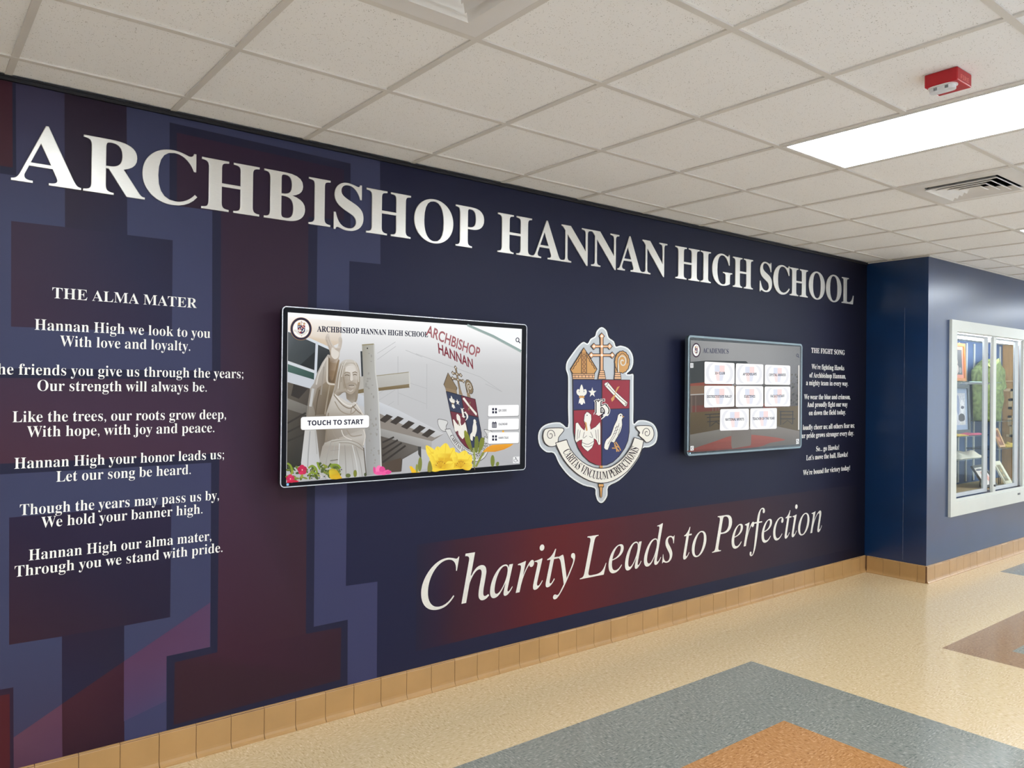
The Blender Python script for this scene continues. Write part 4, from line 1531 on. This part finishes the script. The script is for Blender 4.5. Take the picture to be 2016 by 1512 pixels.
wheelchair(A, 1879, 1244, 1.55, INKB)
A.build('access_icon', M_SHOW, t)
A = Art(YS - 0.001, Z4)
A.rquad([(95, 1428), (113, 1427), (113, 1445), (95, 1446)], 4, (150, 200, 250))
A.build('power_light', M_SHOW, t)


# ------------------------------------------------------------------ the smaller-looking screen
def Z6(x, y):
    return (1330 + x * 0.19839, 640 + y * 0.19839)


t = empty('touchscreen', (5.13, 0, 1.2), 'wall-mounted touchscreen showing the ACADEMICS menu of white tiles, beside the fight song', 'screen', 'wall-mounted touchscreens')
screen_body(t, 4.3965, 5.866, 1.2025, 2.0585, M_RIM2, 0.014, M_GLASS1, r=0.03)
A = Art(YS - 0.0008, Z6, 1.2e-5)
TL, TR, BR, BL = (150, 150), (1235, 215), (1226, 1182), (140, 1262)
rows = [0, 0.15, 0.3, 0.5, 1.0]
cl = [(138, 138, 138), (134, 134, 134), (124, 124, 126), (96, 92, 90), (86, 82, 78)]
A.grid([[S(s, v) for s in (0, 0.35, 0.7, 1)] for v in rows], [[c, tuple(x + 14 for x in c), tuple(x + 6 for x in c), tuple(max(0, x - 18) for x in c)] for c in cl])
A.poly([(148, 366), (300, 352), (700, 358), (720, 378), (600, 396), (560, 590), (147, 592)], (44, 48, 48))
A.poly([(146, 580), (300, 566), (560, 580), (560, 602), (300, 600), (146, 606)], (132, 62, 44))
A.poly([(146, 606), (300, 600), (600, 600), (600, 690), (300, 688), (146, 700)], (118, 92, 70))
A.stroke([(148, 692), (290, 684)], 10, (170, 166, 160))
A.poly([(146, 700), (300, 690), (620, 690), (620, 830), (300, 850), (145, 870)], (80, 62, 52))
A.poly([(155, 800), (440, 790), (440, 880), (155, 890)], (104, 52, 40))
for x in (160, 200, 370, 400, 430):
    A.stroke([(x, 700), (x, 880)], 8, (104, 88, 74))
A.poly([(860, 590), (1140, 600), (1140, 820), (860, 820)], (66, 62, 54))
A.poly([(870, 780), (1140, 770), (1140, 820), (870, 830)], (120, 52, 36))
for k in range(60):
    A.ell(rnd.uniform(1142, 1228), rnd.uniform(480, 790), rnd.uniform(3, 12), rnd.uniform(4, 14), rnd.choice([(60, 60, 54), (84, 82, 76), (46, 46, 40), (98, 94, 84)]), rnd.random(), 8)
A.poly([(144, 868), (440, 850), (1000, 815), (1230, 800), (1228, 1052), (1003, 1005), (560, 1012), (143, 1088)], [(86, 70, 40), (92, 74, 42), (92, 74, 40), (96, 80, 46), (86, 72, 40), (84, 70, 40), (80, 66, 38), (76, 62, 36)])
A.poly([(143, 1088), (560, 1012), (1003, 1005), (1228, 1052), (1226, 1182), (140, 1262)], [(112, 108, 100), (120, 116, 108), (124, 118, 110), (120, 112, 104), (96, 92, 86), (86, 82, 76)])
A.poly([(160, 1232), (400, 1150), (560, 1098), (760, 1088), (1088, 1134), (940, 1168), (820, 1210), (560, 1232), (142, 1260)], [(126, 62, 52), (140, 70, 58), (150, 78, 64), (150, 76, 62), (142, 74, 60), (132, 66, 54), (120, 58, 48), (116, 56, 46), (108, 52, 44)], smooth=3)
A.poly([(552, 1040), (752, 1035), (748, 1180), (740, 1196), (560, 1226), (552, 1190)], (112, 104, 96))
for q, w_ in (([(290, 888), (440, 880)], 9), ([(310, 918), (440, 910)], 9), ([(312, 960), (440, 950)], 8), ([(340, 890), (340, 1010)], 8), ([(400, 960), (440, 985)], 7), ([(350, 1000), (400, 960)], 7), ([(1030, 858), (1170, 858)], 8), ([(1034, 892), (1170, 890)], 8), ([(1036, 930), (1186, 930)], 9), ([(1042, 850), (1042, 990)], 8),
              ([(1162, 850), (1162, 980)], 8), ([(1060, 985), (1110, 945), (1160, 985)], 6)):
    A.stroke(q, w_, (34, 32, 28))
A.build('display', M_SHOW, t)
TILES = [([(288, 362), (585, 378), (583, 585), (288, 582)], '30+ CLUB', (390, 490), (490, 490)),
         ([(600, 380), (872, 390), (870, 588), (597, 590)], 'AP SCHOLARS', (668, 500), (805, 498)),
         ([(887, 393), (1138, 402), (1137, 593), (885, 590)], 'CRYSTAL AWARDS', (928, 507), (1095, 506)),
         ([(286, 603), (583, 603), (583, 808), (285, 818)], 'DISTRICT/STATE RALLY', (313, 722), (557, 720)),
         ([(597, 605), (870, 607), (870, 808), (597, 812)], 'ELECTIVES', (683, 720), (790, 720)),
         ([(884, 610), (1138, 610), (1137, 805), (884, 808)], 'FACULTY/STAFF', (942, 718), (1080, 716)),
         ([(444, 835), (728, 830), (728, 1038), (440, 1048)], 'NATIONAL MERITS', (495, 950), (680, 945)),
         ([(742, 828), (1005, 823), (1003, 1028), (740, 1035)], 'TEACHER OF THE YEAR', (765, 943), (982, 936))]


def bil(q, s, v):
    return tuple(Vector(q[0]).lerp(Vector(q[1]), s).lerp(Vector(q[3]).lerp(Vector(q[2]), s), v))


for q, lab, p0, p1 in TILES:
    A = Art(YS - 0.0032, Z6)
    A.rquad([(x - 3, y_ - 2) for x, y_ in q[:1]] + [(q[1][0] + 3, q[1][1] - 2), (q[2][0] + 3, q[2][1] + 4), (q[3][0] - 3, q[3][1] + 4)], 14, (120, 112, 108))
    A.rquad(q, 14, (254, 254, 254))
    n = 28
    A.poly([bil(q, 0.5 + 0.46 * math.cos(2 * math.pi * k / n), 0.5 + 0.60 * max(-0.74, min(0.74, math.sin(2 * math.pi * k / n)))) for k in range(n)], (232, 232, 236))
    A.poly([bil(q, 0.5 + 0.36 * math.cos(2 * math.pi * k / n), 0.5 + 0.52 * max(-0.86, min(0.86, math.sin(2 * math.pi * k / n)))) for k in range(n)], (252, 252, 252))
    for a0, a1, b0, b1, c_ in ((0.34, 0.5, 0.14, 0.44, (220, 224, 238)), (0.5, 0.67, 0.14, 0.44, (248, 218, 216)), (0.35, 0.5, 0.44, 0.86, (250, 226, 224)), (0.5, 0.66, 0.44, 0.86, (226, 228, 240))):
        A.poly([bil(q, a0, b0), bil(q, a1, b0), bil(q, a1 - (0.06 if b1 > .5 and a1 > .5 else 0), b1), bil(q, a0 + (0.06 if b1 > .5 and a0 < .4 else 0), b1)], c_)
    b_ = A.build('menu_tile', M_SHOW, t)
    A = Art(YS - 0.0046, Z6)
    A.text(lab, 'sansb', p0, p1, 25, INKB, offset=0.01)
    A.build('caption', M_SHOW, b_)
A = Art(YS - 0.0032, Z6)
A.ell(205, 249, 43, 72, (60, 36, 56), n=36)
A.ell(205, 249, 33, 58, (250, 250, 250), n=36)
sub_art(A, affine((318, 478), (190, 226), (775, 480), (221, 228), (545, 1172), (206, 280)), lambda a: mini_crest(a, False, False))
A.build('logo_badge', M_SHOW, t)
A = Art(YS - 0.0032, Z6)
A.text('ACADEMICS', 'bold', (272, 275), (527, 284), 47, (40, 42, 78))
A.build('title_text', M_SHOW, t)
A = Art(YS - 0.0032, Z6)
A.rquad([(1217, 398), (1230, 398), (1228, 1040), (1215, 1041)], 5, (214, 210, 204))
A.build('scroll_bar', M_SHOW, t)
A = Art(YS - 0.0032, Z6)
search(A, 1211, 300, 9, 14, 5, (36, 38, 70))
A.build('search_icon', M_SHOW, t)
A = Art(YS - 0.0032, Z6)
A.rquad([(146, 376), (177, 377), (177, 424), (146, 425)], 3, (226, 226, 226))
for k in range(3):
    A.stroke([(154, 388 + k * 12), (169, 388 + k * 12)], 4, (90, 90, 110))
A.build('menu_icon', M_SHOW, t)
A = Art(YS - 0.0032, Z6)
A.rquad([(148, 1200), (180, 1198), (180, 1244), (148, 1247)], 3, (226, 226, 226))
A.stroke([(168, 1208), (156, 1222), (168, 1238)], 5, (60, 60, 70))
A.build('back_icon', M_SHOW, t)
A = Art(YS - 0.0032, Z6)
A.rquad([(1196, 1130), (1225, 1128), (1225, 1178), (1196, 1181)], 3, (226, 226, 226))
wheelchair(A, 1209, 1152, 1.35, (50, 50, 64))
A.build('access_icon', M_SHOW, t)
A = Art(YS - 0.0012, Z6)
A.rquad([(139, 1266), (150, 1265), (150, 1279), (139, 1280)], 3, (190, 225, 255))
A.build('power_light', M_SHOW, t)

# ================================================================== glazed display case let into the right-hand wall
def glass_mat(name, tint=(0.96, 0.98, 0.97), gloss=0.05):
    m = bpy.data.materials.new(name)
    m.use_nodes = True
    nt = m.node_tree
    nt.nodes.remove(nt.nodes['Principled BSDF'])
    out = nt.nodes['Material Output']
    tr = nt.nodes.new('ShaderNodeBsdfTransparent')
    tr.inputs[0].default_value = (*tint, 1)
    gl = nt.nodes.new('ShaderNodeBsdfGlossy')
    gl.inputs['Roughness'].default_value = 0.02
    fr = nt.nodes.new('ShaderNodeFresnel')
    fr.inputs['IOR'].default_value = 1.3
    ml = nt.nodes.new('ShaderNodeMath')
    ml.operation = 'MULTIPLY'
    ml.inputs[1].default_value = gloss
    mx = nt.nodes.new('ShaderNodeMixShader')
    nt.links.new(fr.outputs[0], ml.inputs[0])
    nt.links.new(ml.outputs[0], mx.inputs[0])
    nt.links.new(tr.outputs[0], mx.inputs[1])
    nt.links.new(gl.outputs[0], mx.inputs[2])
    nt.links.new(mx.outputs[0], out.inputs[0])
    MATS[name] = m
    return m


M_FRAME = mat('cream_case_trim', (206, 208, 200), 0.45, noise=(3, 0.03))
M_ALU = mat('white_aluminium', (190, 194, 196), 0.35, noise=(12, 0.03))
M_CBLUE = mat('case_blue_panel', (76, 104, 150), 0.6, noise=(2, 0.08))
M_CSIDE = mat('case_side_white', (206, 206, 200), 0.6, noise=(3, 0.04))
M_WOOD = mat('oak_veneer', (206, 160, 104), 0.45, noise=(6, 0.14, (1, 9, 1)))
M_REFL = mat('pale_glass_reflection', (234, 204, 158), 0.5, noise=(9, 0.1, (1, 5, 1)))
M_FLOORW = mat('case_floor_board', (204, 174, 132), 0.5, noise=(5, 0.1, (1, 8, 1)))
M_PANE = glass_mat('door_glass')
M_SHELF = glass_mat('shelf_glass', (0.80, 0.88, 0.86), 1.0)
M_STRIP = mat('slotted_strip', (214, 216, 214), 0.4, noise=(40, 0.06))
M_TUBE = mat('case_lamp', (255, 255, 255), 0.5, emit=((235, 242, 255), 24.0))
M_LOCK = mat('lock_metal', (88, 90, 94), 0.35, metal=0.7, noise=(60, 0.1))
YB, YG = -0.075, YP + 0.03
t = empty('display_case', (8.9, YP, 0.54), 'built-in trophy display case with cream frame and sliding glass doors', 'display case')
FX0, FX1, FZ0, FZ1 = 7.53, 10.27, 0.538, 2.338
# mitred face frame with a small inner step
mb = MB()
yo = YP - 0.024


def ring(mb, o, i, y0, y1, mi=0):
    O = [(o[0], o[2]), (o[1], o[2]), (o[1], o[3]), (o[0], o[3])]
    I = [(i[0], i[2]), (i[1], i[2]), (i[1], i[3]), (i[0], i[3])]
    vs = [(p[0], y0, p[1]) for p in O] + [(p[0], y0, p[1]) for p in I] + [(p[0], y1, p[1]) for p in O] + [(p[0], y1, p[1]) for p in I]
    fs = []
    for k in range(4):
        q = (k + 1) % 4
        fs += [(k, q, 4 + q, 4 + k), (8 + k, 12 + k, 12 + q, 8 + q), (k, 8 + k, 8 + q, q), (4 + k, 4 + q, 12 + q, 12 + k)]
    mb.add(vs, fs, mi)


ring(mb, (FX0, FX1, FZ0, FZ1), (OX0 - 0.004, OX1 + 0.004, 0.668, OZ1 + 0.003), yo, YP - 0.0005)
ring(mb, (OX0 - 0.004, OX1 + 0.004, 0.668, OZ1 + 0.003), (OX0 + 0.004, OX1 - 0.004, OZ0 + 0.002, OZ1 - 0.004), YP - 0.010, YP - 0.0005)
mb.build('frame', M_FRAME, t)
MB().box((OX0 - 0.012, YB, OZ0 - 0.02), (OX1 + 0.012, YB + 0.012, OZ1 + 0.02)).build('back_panel', M_CBLUE, t)
MB().box((OX0 - 0.012, YP + 0.101, OZ0 - 0.02), (OX0, YB - 0.0005, OZ1 + 0.02)).build('side_panel', M_CSIDE, t)
MB().box((OX1, YP + 0.101, OZ0 - 0.02), (OX1 + 0.012, YB - 0.0005, OZ1 + 0.02)).build('side_panel', M_WOOD, t)['label'] = 'oak veneer end panel'
MB().box((OX0, YP + 0.101, OZ0 - 0.02), (OX1, YB - 0.0005, OZ0)).build('bottom_panel', M_FLOORW, t)
MB().box((OX0, YP + 0.101, OZ1), (OX1, YB - 0.0005, OZ1 + 0.02)).build('top_panel', M_CSIDE, t)
# pale strips on the end panel, standing in for a reflection in the glass
mb = MB()
E1 = lambda a, b: (1860 + a * 0.13232, 620 + b * 0.13232)
E2 = lambda a, b: (1860 + a * 0.1389, 810 + b * 0.1389)


def refl_strip(pts, wz):
    mb = MB()
    xe = OX1 - 0.006
    Q = [unp(p[0], p[1], 0, xe) for p in pts]
    for i in range(len(Q) - 1):
        a, b = Q[i], Q[i + 1]
        if abs(a.z - b.z) > abs(a.y - b.y) * 0.8:
            y = (a.y + b.y) / 2
            mb.box((xe, y - 0.02, min(a.z, b.z) - wz / 2), (xe + 0.006, y + 0.02, max(a.z, b.z) + wz / 2))
        else:
            z = (a.z + b.z) / 2
            mb.box((xe, min(a.y, b.y) - 0.02, z - wz / 2), (xe + 0.006, max(a.y, b.y) + 0.02, z + wz / 2))
    mb.build('reflection_strip', M_REFL, t)


refl_strip([E1(905, 1115), E1(1005, 1118), E1(1010, 1260), E1(975, 1262), E1(972, 1385), E1(1075, 1388)], 0.032)
refl_strip([E2(920, 190), E2(920, 75), E2(1040, 78), E2(1040, 130)], 0.032)
refl_strip([E2(900, 345), E2(945, 345), E2(945, 210)], 0.030)
refl_strip([E2(1000, 350), E2(1000, 220), E2(1050, 222)], 0.030)
refl_strip([E1(905, 985), E1(1085, 985)], 0.012)
for x in (8.25, 8.93, 9.131, 9.332, 10.063):
    MB().box((x - 0.014, YB - 0.012, OZ0 + 0.02), (x + 0.014, YB - 0.0004, OZ1 - 0.02)).build('slotted_strip', M_STRIP, t)


def shelf(x0, x1, y0, y1, z):
    """glass shelf with rounded front corners"""
    r = 0.09
    o = [(x0, y1), (x0, y0 + r)]
    for k in range(7):
        a = math.pi + k * math.pi / 12
        o.append((x0 + r + r * math.cos(a), y0 + r + r * math.sin(a)))
    for k in range(7):
        a = 1.5 * math.pi + k * math.pi / 12
        o.append((x1 - r + r * math.cos(a), y0 + r + r * math.sin(a)))
    o.append((x1, y1))
    MB().prism(o, 2, z - 0.008, z).build('shelf', M_SHELF, t)


shelf(7.75, 9.28, -0.40, -0.24, 1.786)
for x in (8.25, 8.93):
    MB().box((x - 0.004, -0.38, 1.762), (x + 0.004, YB - 0.013, 1.7775)).build('shelf_bracket', M_STRIP, t)
shelf(7.75, 9.05, -0.36, YB - 0.013, 1.237)
shelf(7.75, 9.05, -0.36, YB - 0.013, 1.003)
shelf(9.12, 10.12, -0.36, YB - 0.013, 1.372)
shelf(9.12, 10.12, -0.36, YB - 0.013, 1.076)
# sliding doors: each a pane in slim stiles
for i, (x0, x1, dy) in enumerate(((OX0 + 0.006, 8.50, 0.0), (8.602, 9.30, 0.0), (9.36, OX1 - 0.006, 0.0))):
    y0, y1 = YG + dy, YG + dy + 0.018
    z0, z1 = OZ0 + 0.006, OZ1 - 0.008
    d = MB().box((x0 + 0.01, y0 + 0.006, z0 + 0.02), (x1 - 0.02, y0 + 0.011, z1 - 0.02)).build('glass_door', M_PANE, t)
    MB().box((x1 - 0.095, y0, z0), (x1, y1, z1)).build('stile', M_ALU, d)
    MB().box((x0, y0, z0), (x0 + 0.010, y1, z1)).build('stile', M_ALU, d)
    MB().box((x0 + 0.010, y0, z0), (x1 - 0.095, y1, z0 + 0.035)).build('rail', M_ALU, d)
    MB().box((x0 + 0.010, y0, z1 - 0.018), (x1 - 0.095, y1, z1)).build('rail', M_ALU, d)
for x0, x1 in ((8.520, 8.590), (9.315, 9.350)):
    MB().box((x0, YP - 0.012, OZ0 + 0.003), (x1, YP + 0.012, OZ1 - 0.005)).build('mullion', M_FRAME, t)
mb = MB().tube([(OX0 + 0.1, YP + 0.14, OZ1 - 0.022), (OX1 - 0.1, YP + 0.14, OZ1 - 0.022)], 0.014, 10)
mb.build('lamp_tube', M_TUBE, t, smooth=True)
MB().box((9.145, yo - 0.004, 0.618), (9.205, yo, 0.636)).build('lock_plate', M_LOCK, t)
MB().tube([(8.556, YP - 0.012, 0.755), (8.556, YP - 0.026, 0.755)], 0.010, 10).build('lock', M_LOCK, t)


# ------------------------------------------------------------------ framed pictures in the case
def frame3(name, label, BL_, BR_, TL_, bw, bd, frame_m, mat_m, inset, pic_cols, group='framed pictures in the display case', easel=None):
    """picture frame through three corners: border bw, depth bd, a mount and a picture on it"""
    BL_, BR_, TL_ = Vector(BL_), Vector(BR_), Vector(TL_)
    a = (BR_ - BL_)
    W = a.length
    a.normalize()
    b = (TL_ - BL_)
    b -= a * b.dot(a)
    H = b.length
    b.normalize()
    n = a.cross(b).normalized()
    if n.y > 0:
        n = -n
    t = empty(name, (BL_ + BR_) / 2, label, 'picture frame', group)

    def P(x, y, d):
        return BL_ + a * x + b * y + n * d
    mb = MB()
    O = [(0, 0), (W, 0), (W, H), (0, H)]
    I = [(bw, bw), (W - bw, bw), (W - bw, H - bw), (bw, H - bw)]
    vs = [P(x, y, bd) for x, y in O] + [P(x, y, bd - 0.004) for x, y in I] + [P(x, y, 0) for x, y in O] + [P(x, y, 0) for x, y in I]
    fs = []
    for k in range(4):
        q = (k + 1) % 4
        fs += [(k, q, 4 + q, 4 + k), (8 + k, 12 + k, 12 + q, 8 + q), (k, 8 + k, 8 + q, q), (4 + k, 4 + q, 12 + q, 12 + k)]
    mb.add(vs, fs).build('frame', frame_m, t)

    def slab(nm, m, x0, y0, x1, y1, d0, d1):
        c = [(x0, y0), (x1, y0), (x1, y1), (x0, y1)]
        vs = [P(x, y, d0) for x, y in c] + [P(x, y, d1) for x, y in c]
        MB().add(vs, [(0, 1, 2, 3), (4, 5, 6, 7), (0, 1, 5, 4), (1, 2, 6, 5), (2, 3, 7, 6), (3, 0, 4, 7)]).build(nm, m, t)
    slab('mount', mat_m, bw - 0.001, bw - 0.001, W - bw + 0.001, H - bw + 0.001, 0.001, bd * 0.45)
    # the picture: soft blocks of tone inside the mount
    i = bw + inset
    mb = MB()
    ms = []
    for k, (fx0, fy0, fx1, fy1, col) in enumerate(pic_cols):
        x0, x1 = i + (W - 2 * i) * fx0, i + (W - 2 * i) * fx1
        y0, y1 = i + (H - 2 * i) * fy0, i + (H - 2 * i) * fy1
        d = bd * 0.45 + 0.0006 + k * 0.0002
        if k == 0:
            c = [(x0, y0), (x1, y0), (x1, y1), (x0, y1)]
        else:
            c = [((x0 + x1) / 2 + (x1 - x0) / 2 * math.cos(q * math.pi / 6) * (0.9 + 0.1 * (q % 2)), (y0 + y1) / 2 + (y1 - y0) / 2 * math.sin(q * math.pi / 6)) for q in range(12)]
        mb.add([P(x, y, d) for x, y in c], [list(range(len(c)))], k)
        ms.append(mat('picture_tone_%d_%d_%d' % col, col, 0.4, noise=(45, 0.18)))
    mb.build('picture', ms, t, recalc=False)
    if easel:
        foot = BL_ + a * W * 0.5 - n * 0.10
        foot.z = BL_.z
        for s in (-0.12, 0.12):
            MB().tube([P(W * (0.5 + s), H * 0.6, -0.004), foot + a * s * W], 0.004, 6).build('easel_leg', easel, t)
    return t


M_F1 = mat('orange_gilt_frame', (212, 130, 52), 0.4, noise=(20, 0.12))
M_F1M = mat('pink_mount', (236, 160, 140), 0.7, noise=(12, 0.04))
M_F2 = mat('grey_frame', (88, 92, 98), 0.4, noise=(20, 0.1))
M_F2M = mat('blue_mount', (166, 180, 206), 0.7, noise=(12, 0.04))
M_F3 = mat('charcoal_frame', (72, 70, 70), 0.4, noise=(20, 0.1))
M_F3M = mat('white_mount', (236, 230, 224), 0.7, noise=(12, 0.03))
M_F4 = mat('cream_frame', (238, 230, 206), 0.5, noise=(16, 0.04))
M_F5 = mat('pale_wood_frame', (214, 168, 122), 0.5, noise=(9, 0.12, (1, 6, 1)))


def U(e, a, b, y):
    u, v = e(a, b)
    return unp(u, v, 1, y)


br = U(E1, 290, 948, -0.30)
br.z = 1.788
tr = U(E1, 258, 430, -0.285)
frame3('picture_frame', 'orange-framed picture with pink mount on the top glass shelf', br - Vector((0.42, 0, 0)), br, Vector((br.x - 0.42 - (br.x - tr.x), tr.y, tr.z)), 0.03, 0.022, M_F1, M_F1M, 0.035,
       [(0, 0, 1, 1, (92, 88, 92)), (0.42, 0.02, 0.72, 0.42, (206, 186, 178)), (0.5, 0.4, 0.66, 0.62, (214, 192, 180)), (0.15, 0.0, 0.42, 0.36, (180, 168, 166)), (0.7, 0.05, 0.95, 0.3, (160, 150, 150))])
br = U(E2, 338, 285, -0.135)
br.z = 1.239
tr = U(E1, 335, 1040, -0.115)
frame3('picture_frame', 'large grey-framed city photograph below the orange-framed picture', br - Vector((0.50, 0, 0)), br, Vector((tr.x - 0.50, tr.y, tr.z)), 0.04, 0.025, M_F2, M_F2M, 0.05,
       [(0, 0, 1, 1, (206, 204, 214)), (0.3, 0.3, 0.55, 0.95, (150, 156, 190)), (0.6, 0.35, 0.9, 0.8, (236, 232, 236)), (0.62, 0.5, 0.9, 0.6, (90, 84, 100)), (0.4, 0.1, 0.95, 0.36, (70, 64, 72)), (0.5, 0.0, 0.95, 0.12, (216, 212, 210))])
bl = U(E2, 562, 1140, -0.40)
bl.z = OZ0 + 0.002
tl = U(E2, 325, 788, -0.27)
frame3('picture_frame', 'charcoal-framed print with red drawing leaning on the case floor, left of the mullion', bl, bl + Vector((0.36, 0.02, 0)), tl, 0.026, 0.02, M_F3, M_F3M, 0.012,
       [(0, 0, 1, 1, (238, 226, 220)), (0.02, 0.86, 0.7, 0.99, (90, 88, 100)), (0.3, 0.3, 0.6, 0.8, (222, 150, 136)), (0.55, 0.1, 0.9, 0.6, (228, 170, 156)), (0.2, 0.1, 0.4, 0.4, (240, 200, 190))], easel=M_LOCK)
bl = U(E2, 855, 1005, -0.42)
bl.z = OZ0 + 0.002
br = U(E2, 950, 992, -0.42)
br.z = OZ0 + 0.002
tl = U(E2, 712, 712, -0.29)
frame3('picture_frame', 'cream-framed narrow picture leaning on the case floor, right of the mullion', bl, Vector((br.x, br.y, bl.z)), tl, 0.040, 0.015, M_F4, M_F4, 0.004,
       [(0, 0, 1, 1, (138, 124, 86)), (0.3, 0.25, 0.7, 0.75, (206, 170, 96)), (0.35, 0.4, 0.6, 0.6, (96, 84, 60))], easel=M_LOCK)
bl = U(E2, 765, 486, -0.30)
bl.z = 1.078
br = U(E2, 848, 470, -0.30)
br.z = 1.078
tl = U(E2, 722, 240, -0.22)
frame3('picture_frame', 'small pale wood frame with a brown picture on the middle right glass shelf', bl, br, tl, 0.022, 0.014, M_F5, M_F5, 0.002,
       [(0, 0, 1, 1, (150, 92, 60)), (0.2, 0.2, 0.8, 0.7, (196, 130, 92)), (0.3, 0.5, 0.7, 0.9, (96, 50, 46))], easel=M_LOCK)

# ------------------------------------------------------------------ green shirt hanging in the case
M_SHIRT = mat('mottled_green_cloth', (124, 138, 88), 0.85, noise=(26, 0.45), bump=0.3)
YSH = -0.165
rows = [  # (px y, left x, right x) of the outline, E1 coordinates
    (655, 590, 800), (690, 545, 815), (750, 480, 830), (825, 418, 862), (900, 412, 880), (1000, 422, 895), (1075, 428, 905), (1100, 430, 880), (1125, 432, 840), (1250, 436, 842), (1400, 440, 842), (1512, 446, 840), (1570, 452, 836)]
NC = 26
front, back = [], []
for yy, xl, xr in rows:
    a = U(E1, xl, yy, YSH)
    b = U(E1, xr, yy, YSH)
    rf, rb = [], []
    for k in range(NC + 1):
        s = k / NC
        x = a.x + (b.x - a.x) * s
        z = a.z + (b.z - a.z) * s
        bul = 0.04 * (1 - (2 * s - 1) ** 2) ** 0.5
        fold = 0.018 * math.sin(s * 31 + yy * 0.006) + 0.012 * math.sin(s * 13 - yy * 0.011)
        rf.append(Vector((x, YSH - bul + fold * (0.4 if yy < 800 else 1), z)))
        rb.append(Vector((x, YSH + 0.015 + bul * 0.5, z)))
    front.append(rf)
    back.append(rb)
mb = MB()
n = NC + 1
vs = [p for r in front for p in r] + [p for r in back for p in r]
off = len(rows) * n
fs = []
for i in range(len(rows) - 1):
    for k in range(NC):
        fs.append((i * n + k, i * n + k + 1, (i + 1) * n + k + 1, (i + 1) * n + k))
        fs.append((off + i * n + k, off + (i + 1) * n + k, off + (i + 1) * n + k + 1, off + i * n + k + 1))
    fs.append((i * n, (i + 1) * n, off + (i + 1) * n, off + i * n))
    fs.append((i * n + NC, off + i * n + NC, off + (i + 1) * n + NC, (i + 1) * n + NC))
for k in range(NC):
    fs.append((k, off + k, off + k + 1, k + 1))
    e = (len(rows) - 1) * n
    fs.append((e + k, e + k + 1, off + e + k + 1, off + e + k))
mb.add(vs, fs)
top = front[0]
t = empty('green_shirt', (9.4, YSH, front[-1][0].z), 'mottled green short-sleeved shirt hanging behind the glass of the display case', 'shirt')
o = mb.build('shirt_body', M_SHIRT, t, smooth=True)
M_COLLAR = mat('pale_green_collar', (190, 206, 132), 0.85, noise=(18, 0.15))
mb = MB()
for pts in ([E1(560, 672), E1(640, 700), E1(700, 790), E1(650, 760), E1(590, 720)], [E1(805, 645), E1(760, 690), E1(715, 790), E1(770, 740), E1(815, 690)]):
    P = [unp(p[0], p[1], 1, YSH - 0.052) for p in pts]
    nn = len(P)
    mb = MB().add(P + [p + Vector((0, 0.008, 0)) for p in P], [list(range(nn)), list(range(nn, 2 * nn))] + [(q, (q + 1) % nn, nn + (q + 1) % nn, nn + q) for q in range(nn)])
    mb.build('collar', M_COLLAR, t)
MB().tube([(9.50, YSH, 2.03), (9.50, YSH, 2.10), (9.515, YSH + 0.02, 2.125), (9.535, YSH + 0.03, 2.11)], 0.003, 6).build('hanger_hook', M_LOCK, t)
MB().box((9.40, YSH + 0.02, 2.035), (9.62, YSH + 0.03, 2.05)).build('hanger_bar', M_LOCK, t)


# ------------------------------------------------------------------ cloths lying on the shelves
def cloth(name, label, x0, x1, y0, y1, z, hmax, m, seed, cat='cloth'):
    r = random.Random(seed)
    ph = [r.uniform(0, 6) for _ in range(4)]
    nx, ny = 22, 10
    vs = []
    for side in (1, 0):
        for i in range(nx + 1):
            for j in range(ny + 1):
                s, v = i / nx, j / ny
                e = min(1, 6 * min(s, 1 - s)) * min(1, 4 * min(v, 1 - v))
                hgt = (0.35 + 0.3 * math.sin(s * 9 + ph[0] + v * 3) + 0.25 * math.sin(s * 17 + ph[1]) * math.cos(v * 6 + ph[2]) + 0.1) * hmax * e
                x = x0 + (x1 - x0) * s + 0.02 * math.sin(v * 5 + ph[3])
                y = y0 + (y1 - y0) * v + 0.015 * math.sin(s * 7 + ph[1])
                vs.append((x, y, z + 0.001 + (max(0.003, hgt + 0.003) if side else 0.0)))
    n = ny + 1
    off = (nx + 1) * n
    fs = []
    for i in range(nx):
        for j in range(ny):
            fs.append((i * n + j, (i + 1) * n + j, (i + 1) * n + j + 1, i * n + j + 1))
            fs.append((off + i * n + j, off + i * n + j + 1, off + (i + 1) * n + j + 1, off + (i + 1) * n + j))
    for i in range(nx):
        fs += [(i * n, off + i * n, off + (i + 1) * n, (i + 1) * n), (i * n + ny, (i + 1) * n + ny, off + (i + 1) * n + ny, off + i * n + ny)]
    for j in range(ny):
        e = nx * n
        fs += [(j, j + 1, off + j + 1, off + j), (e + j, off + e + j, off + e + j + 1, e + j + 1)]
    return tag(MB().add(vs, fs).build(name, m, smooth=True), label, cat)


M_PINK2 = mat('crimson_cloth', (206, 92, 120), 0.8, noise=(14, 0.15))
M_YEL = mat('yellow_cloth', (226, 190, 90), 0.8, noise=(14, 0.12))
M_WCL = mat('white_cloth', (236, 228, 212), 0.85, noise=(10, 0.06))
cloth('pennant', 'folded crimson cloth lying on the second glass shelf', 8.55, 8.98, -0.345, -0.19, 1.237, 0.02, M_PINK2, 4)
cloth('pennant', 'small yellow cloth lying at the left of the crimson cloth', 8.26, 8.50, -0.345, -0.19, 1.237, 0.02, M_YEL, 5)
cloth('crumpled_shirt', 'crumpled white cloth lying on the lowest glass shelf', 8.36, 9.0, -0.34, -0.12, 1.003, 0.075, M_WCL, 8)
cloth('ribbon_pile', 'little heap of yellow ribbon beside the small wooden frame', 9.68, 10.0, -0.33, -0.20, 1.076, 0.05, M_YEL, 11, 'ribbon')
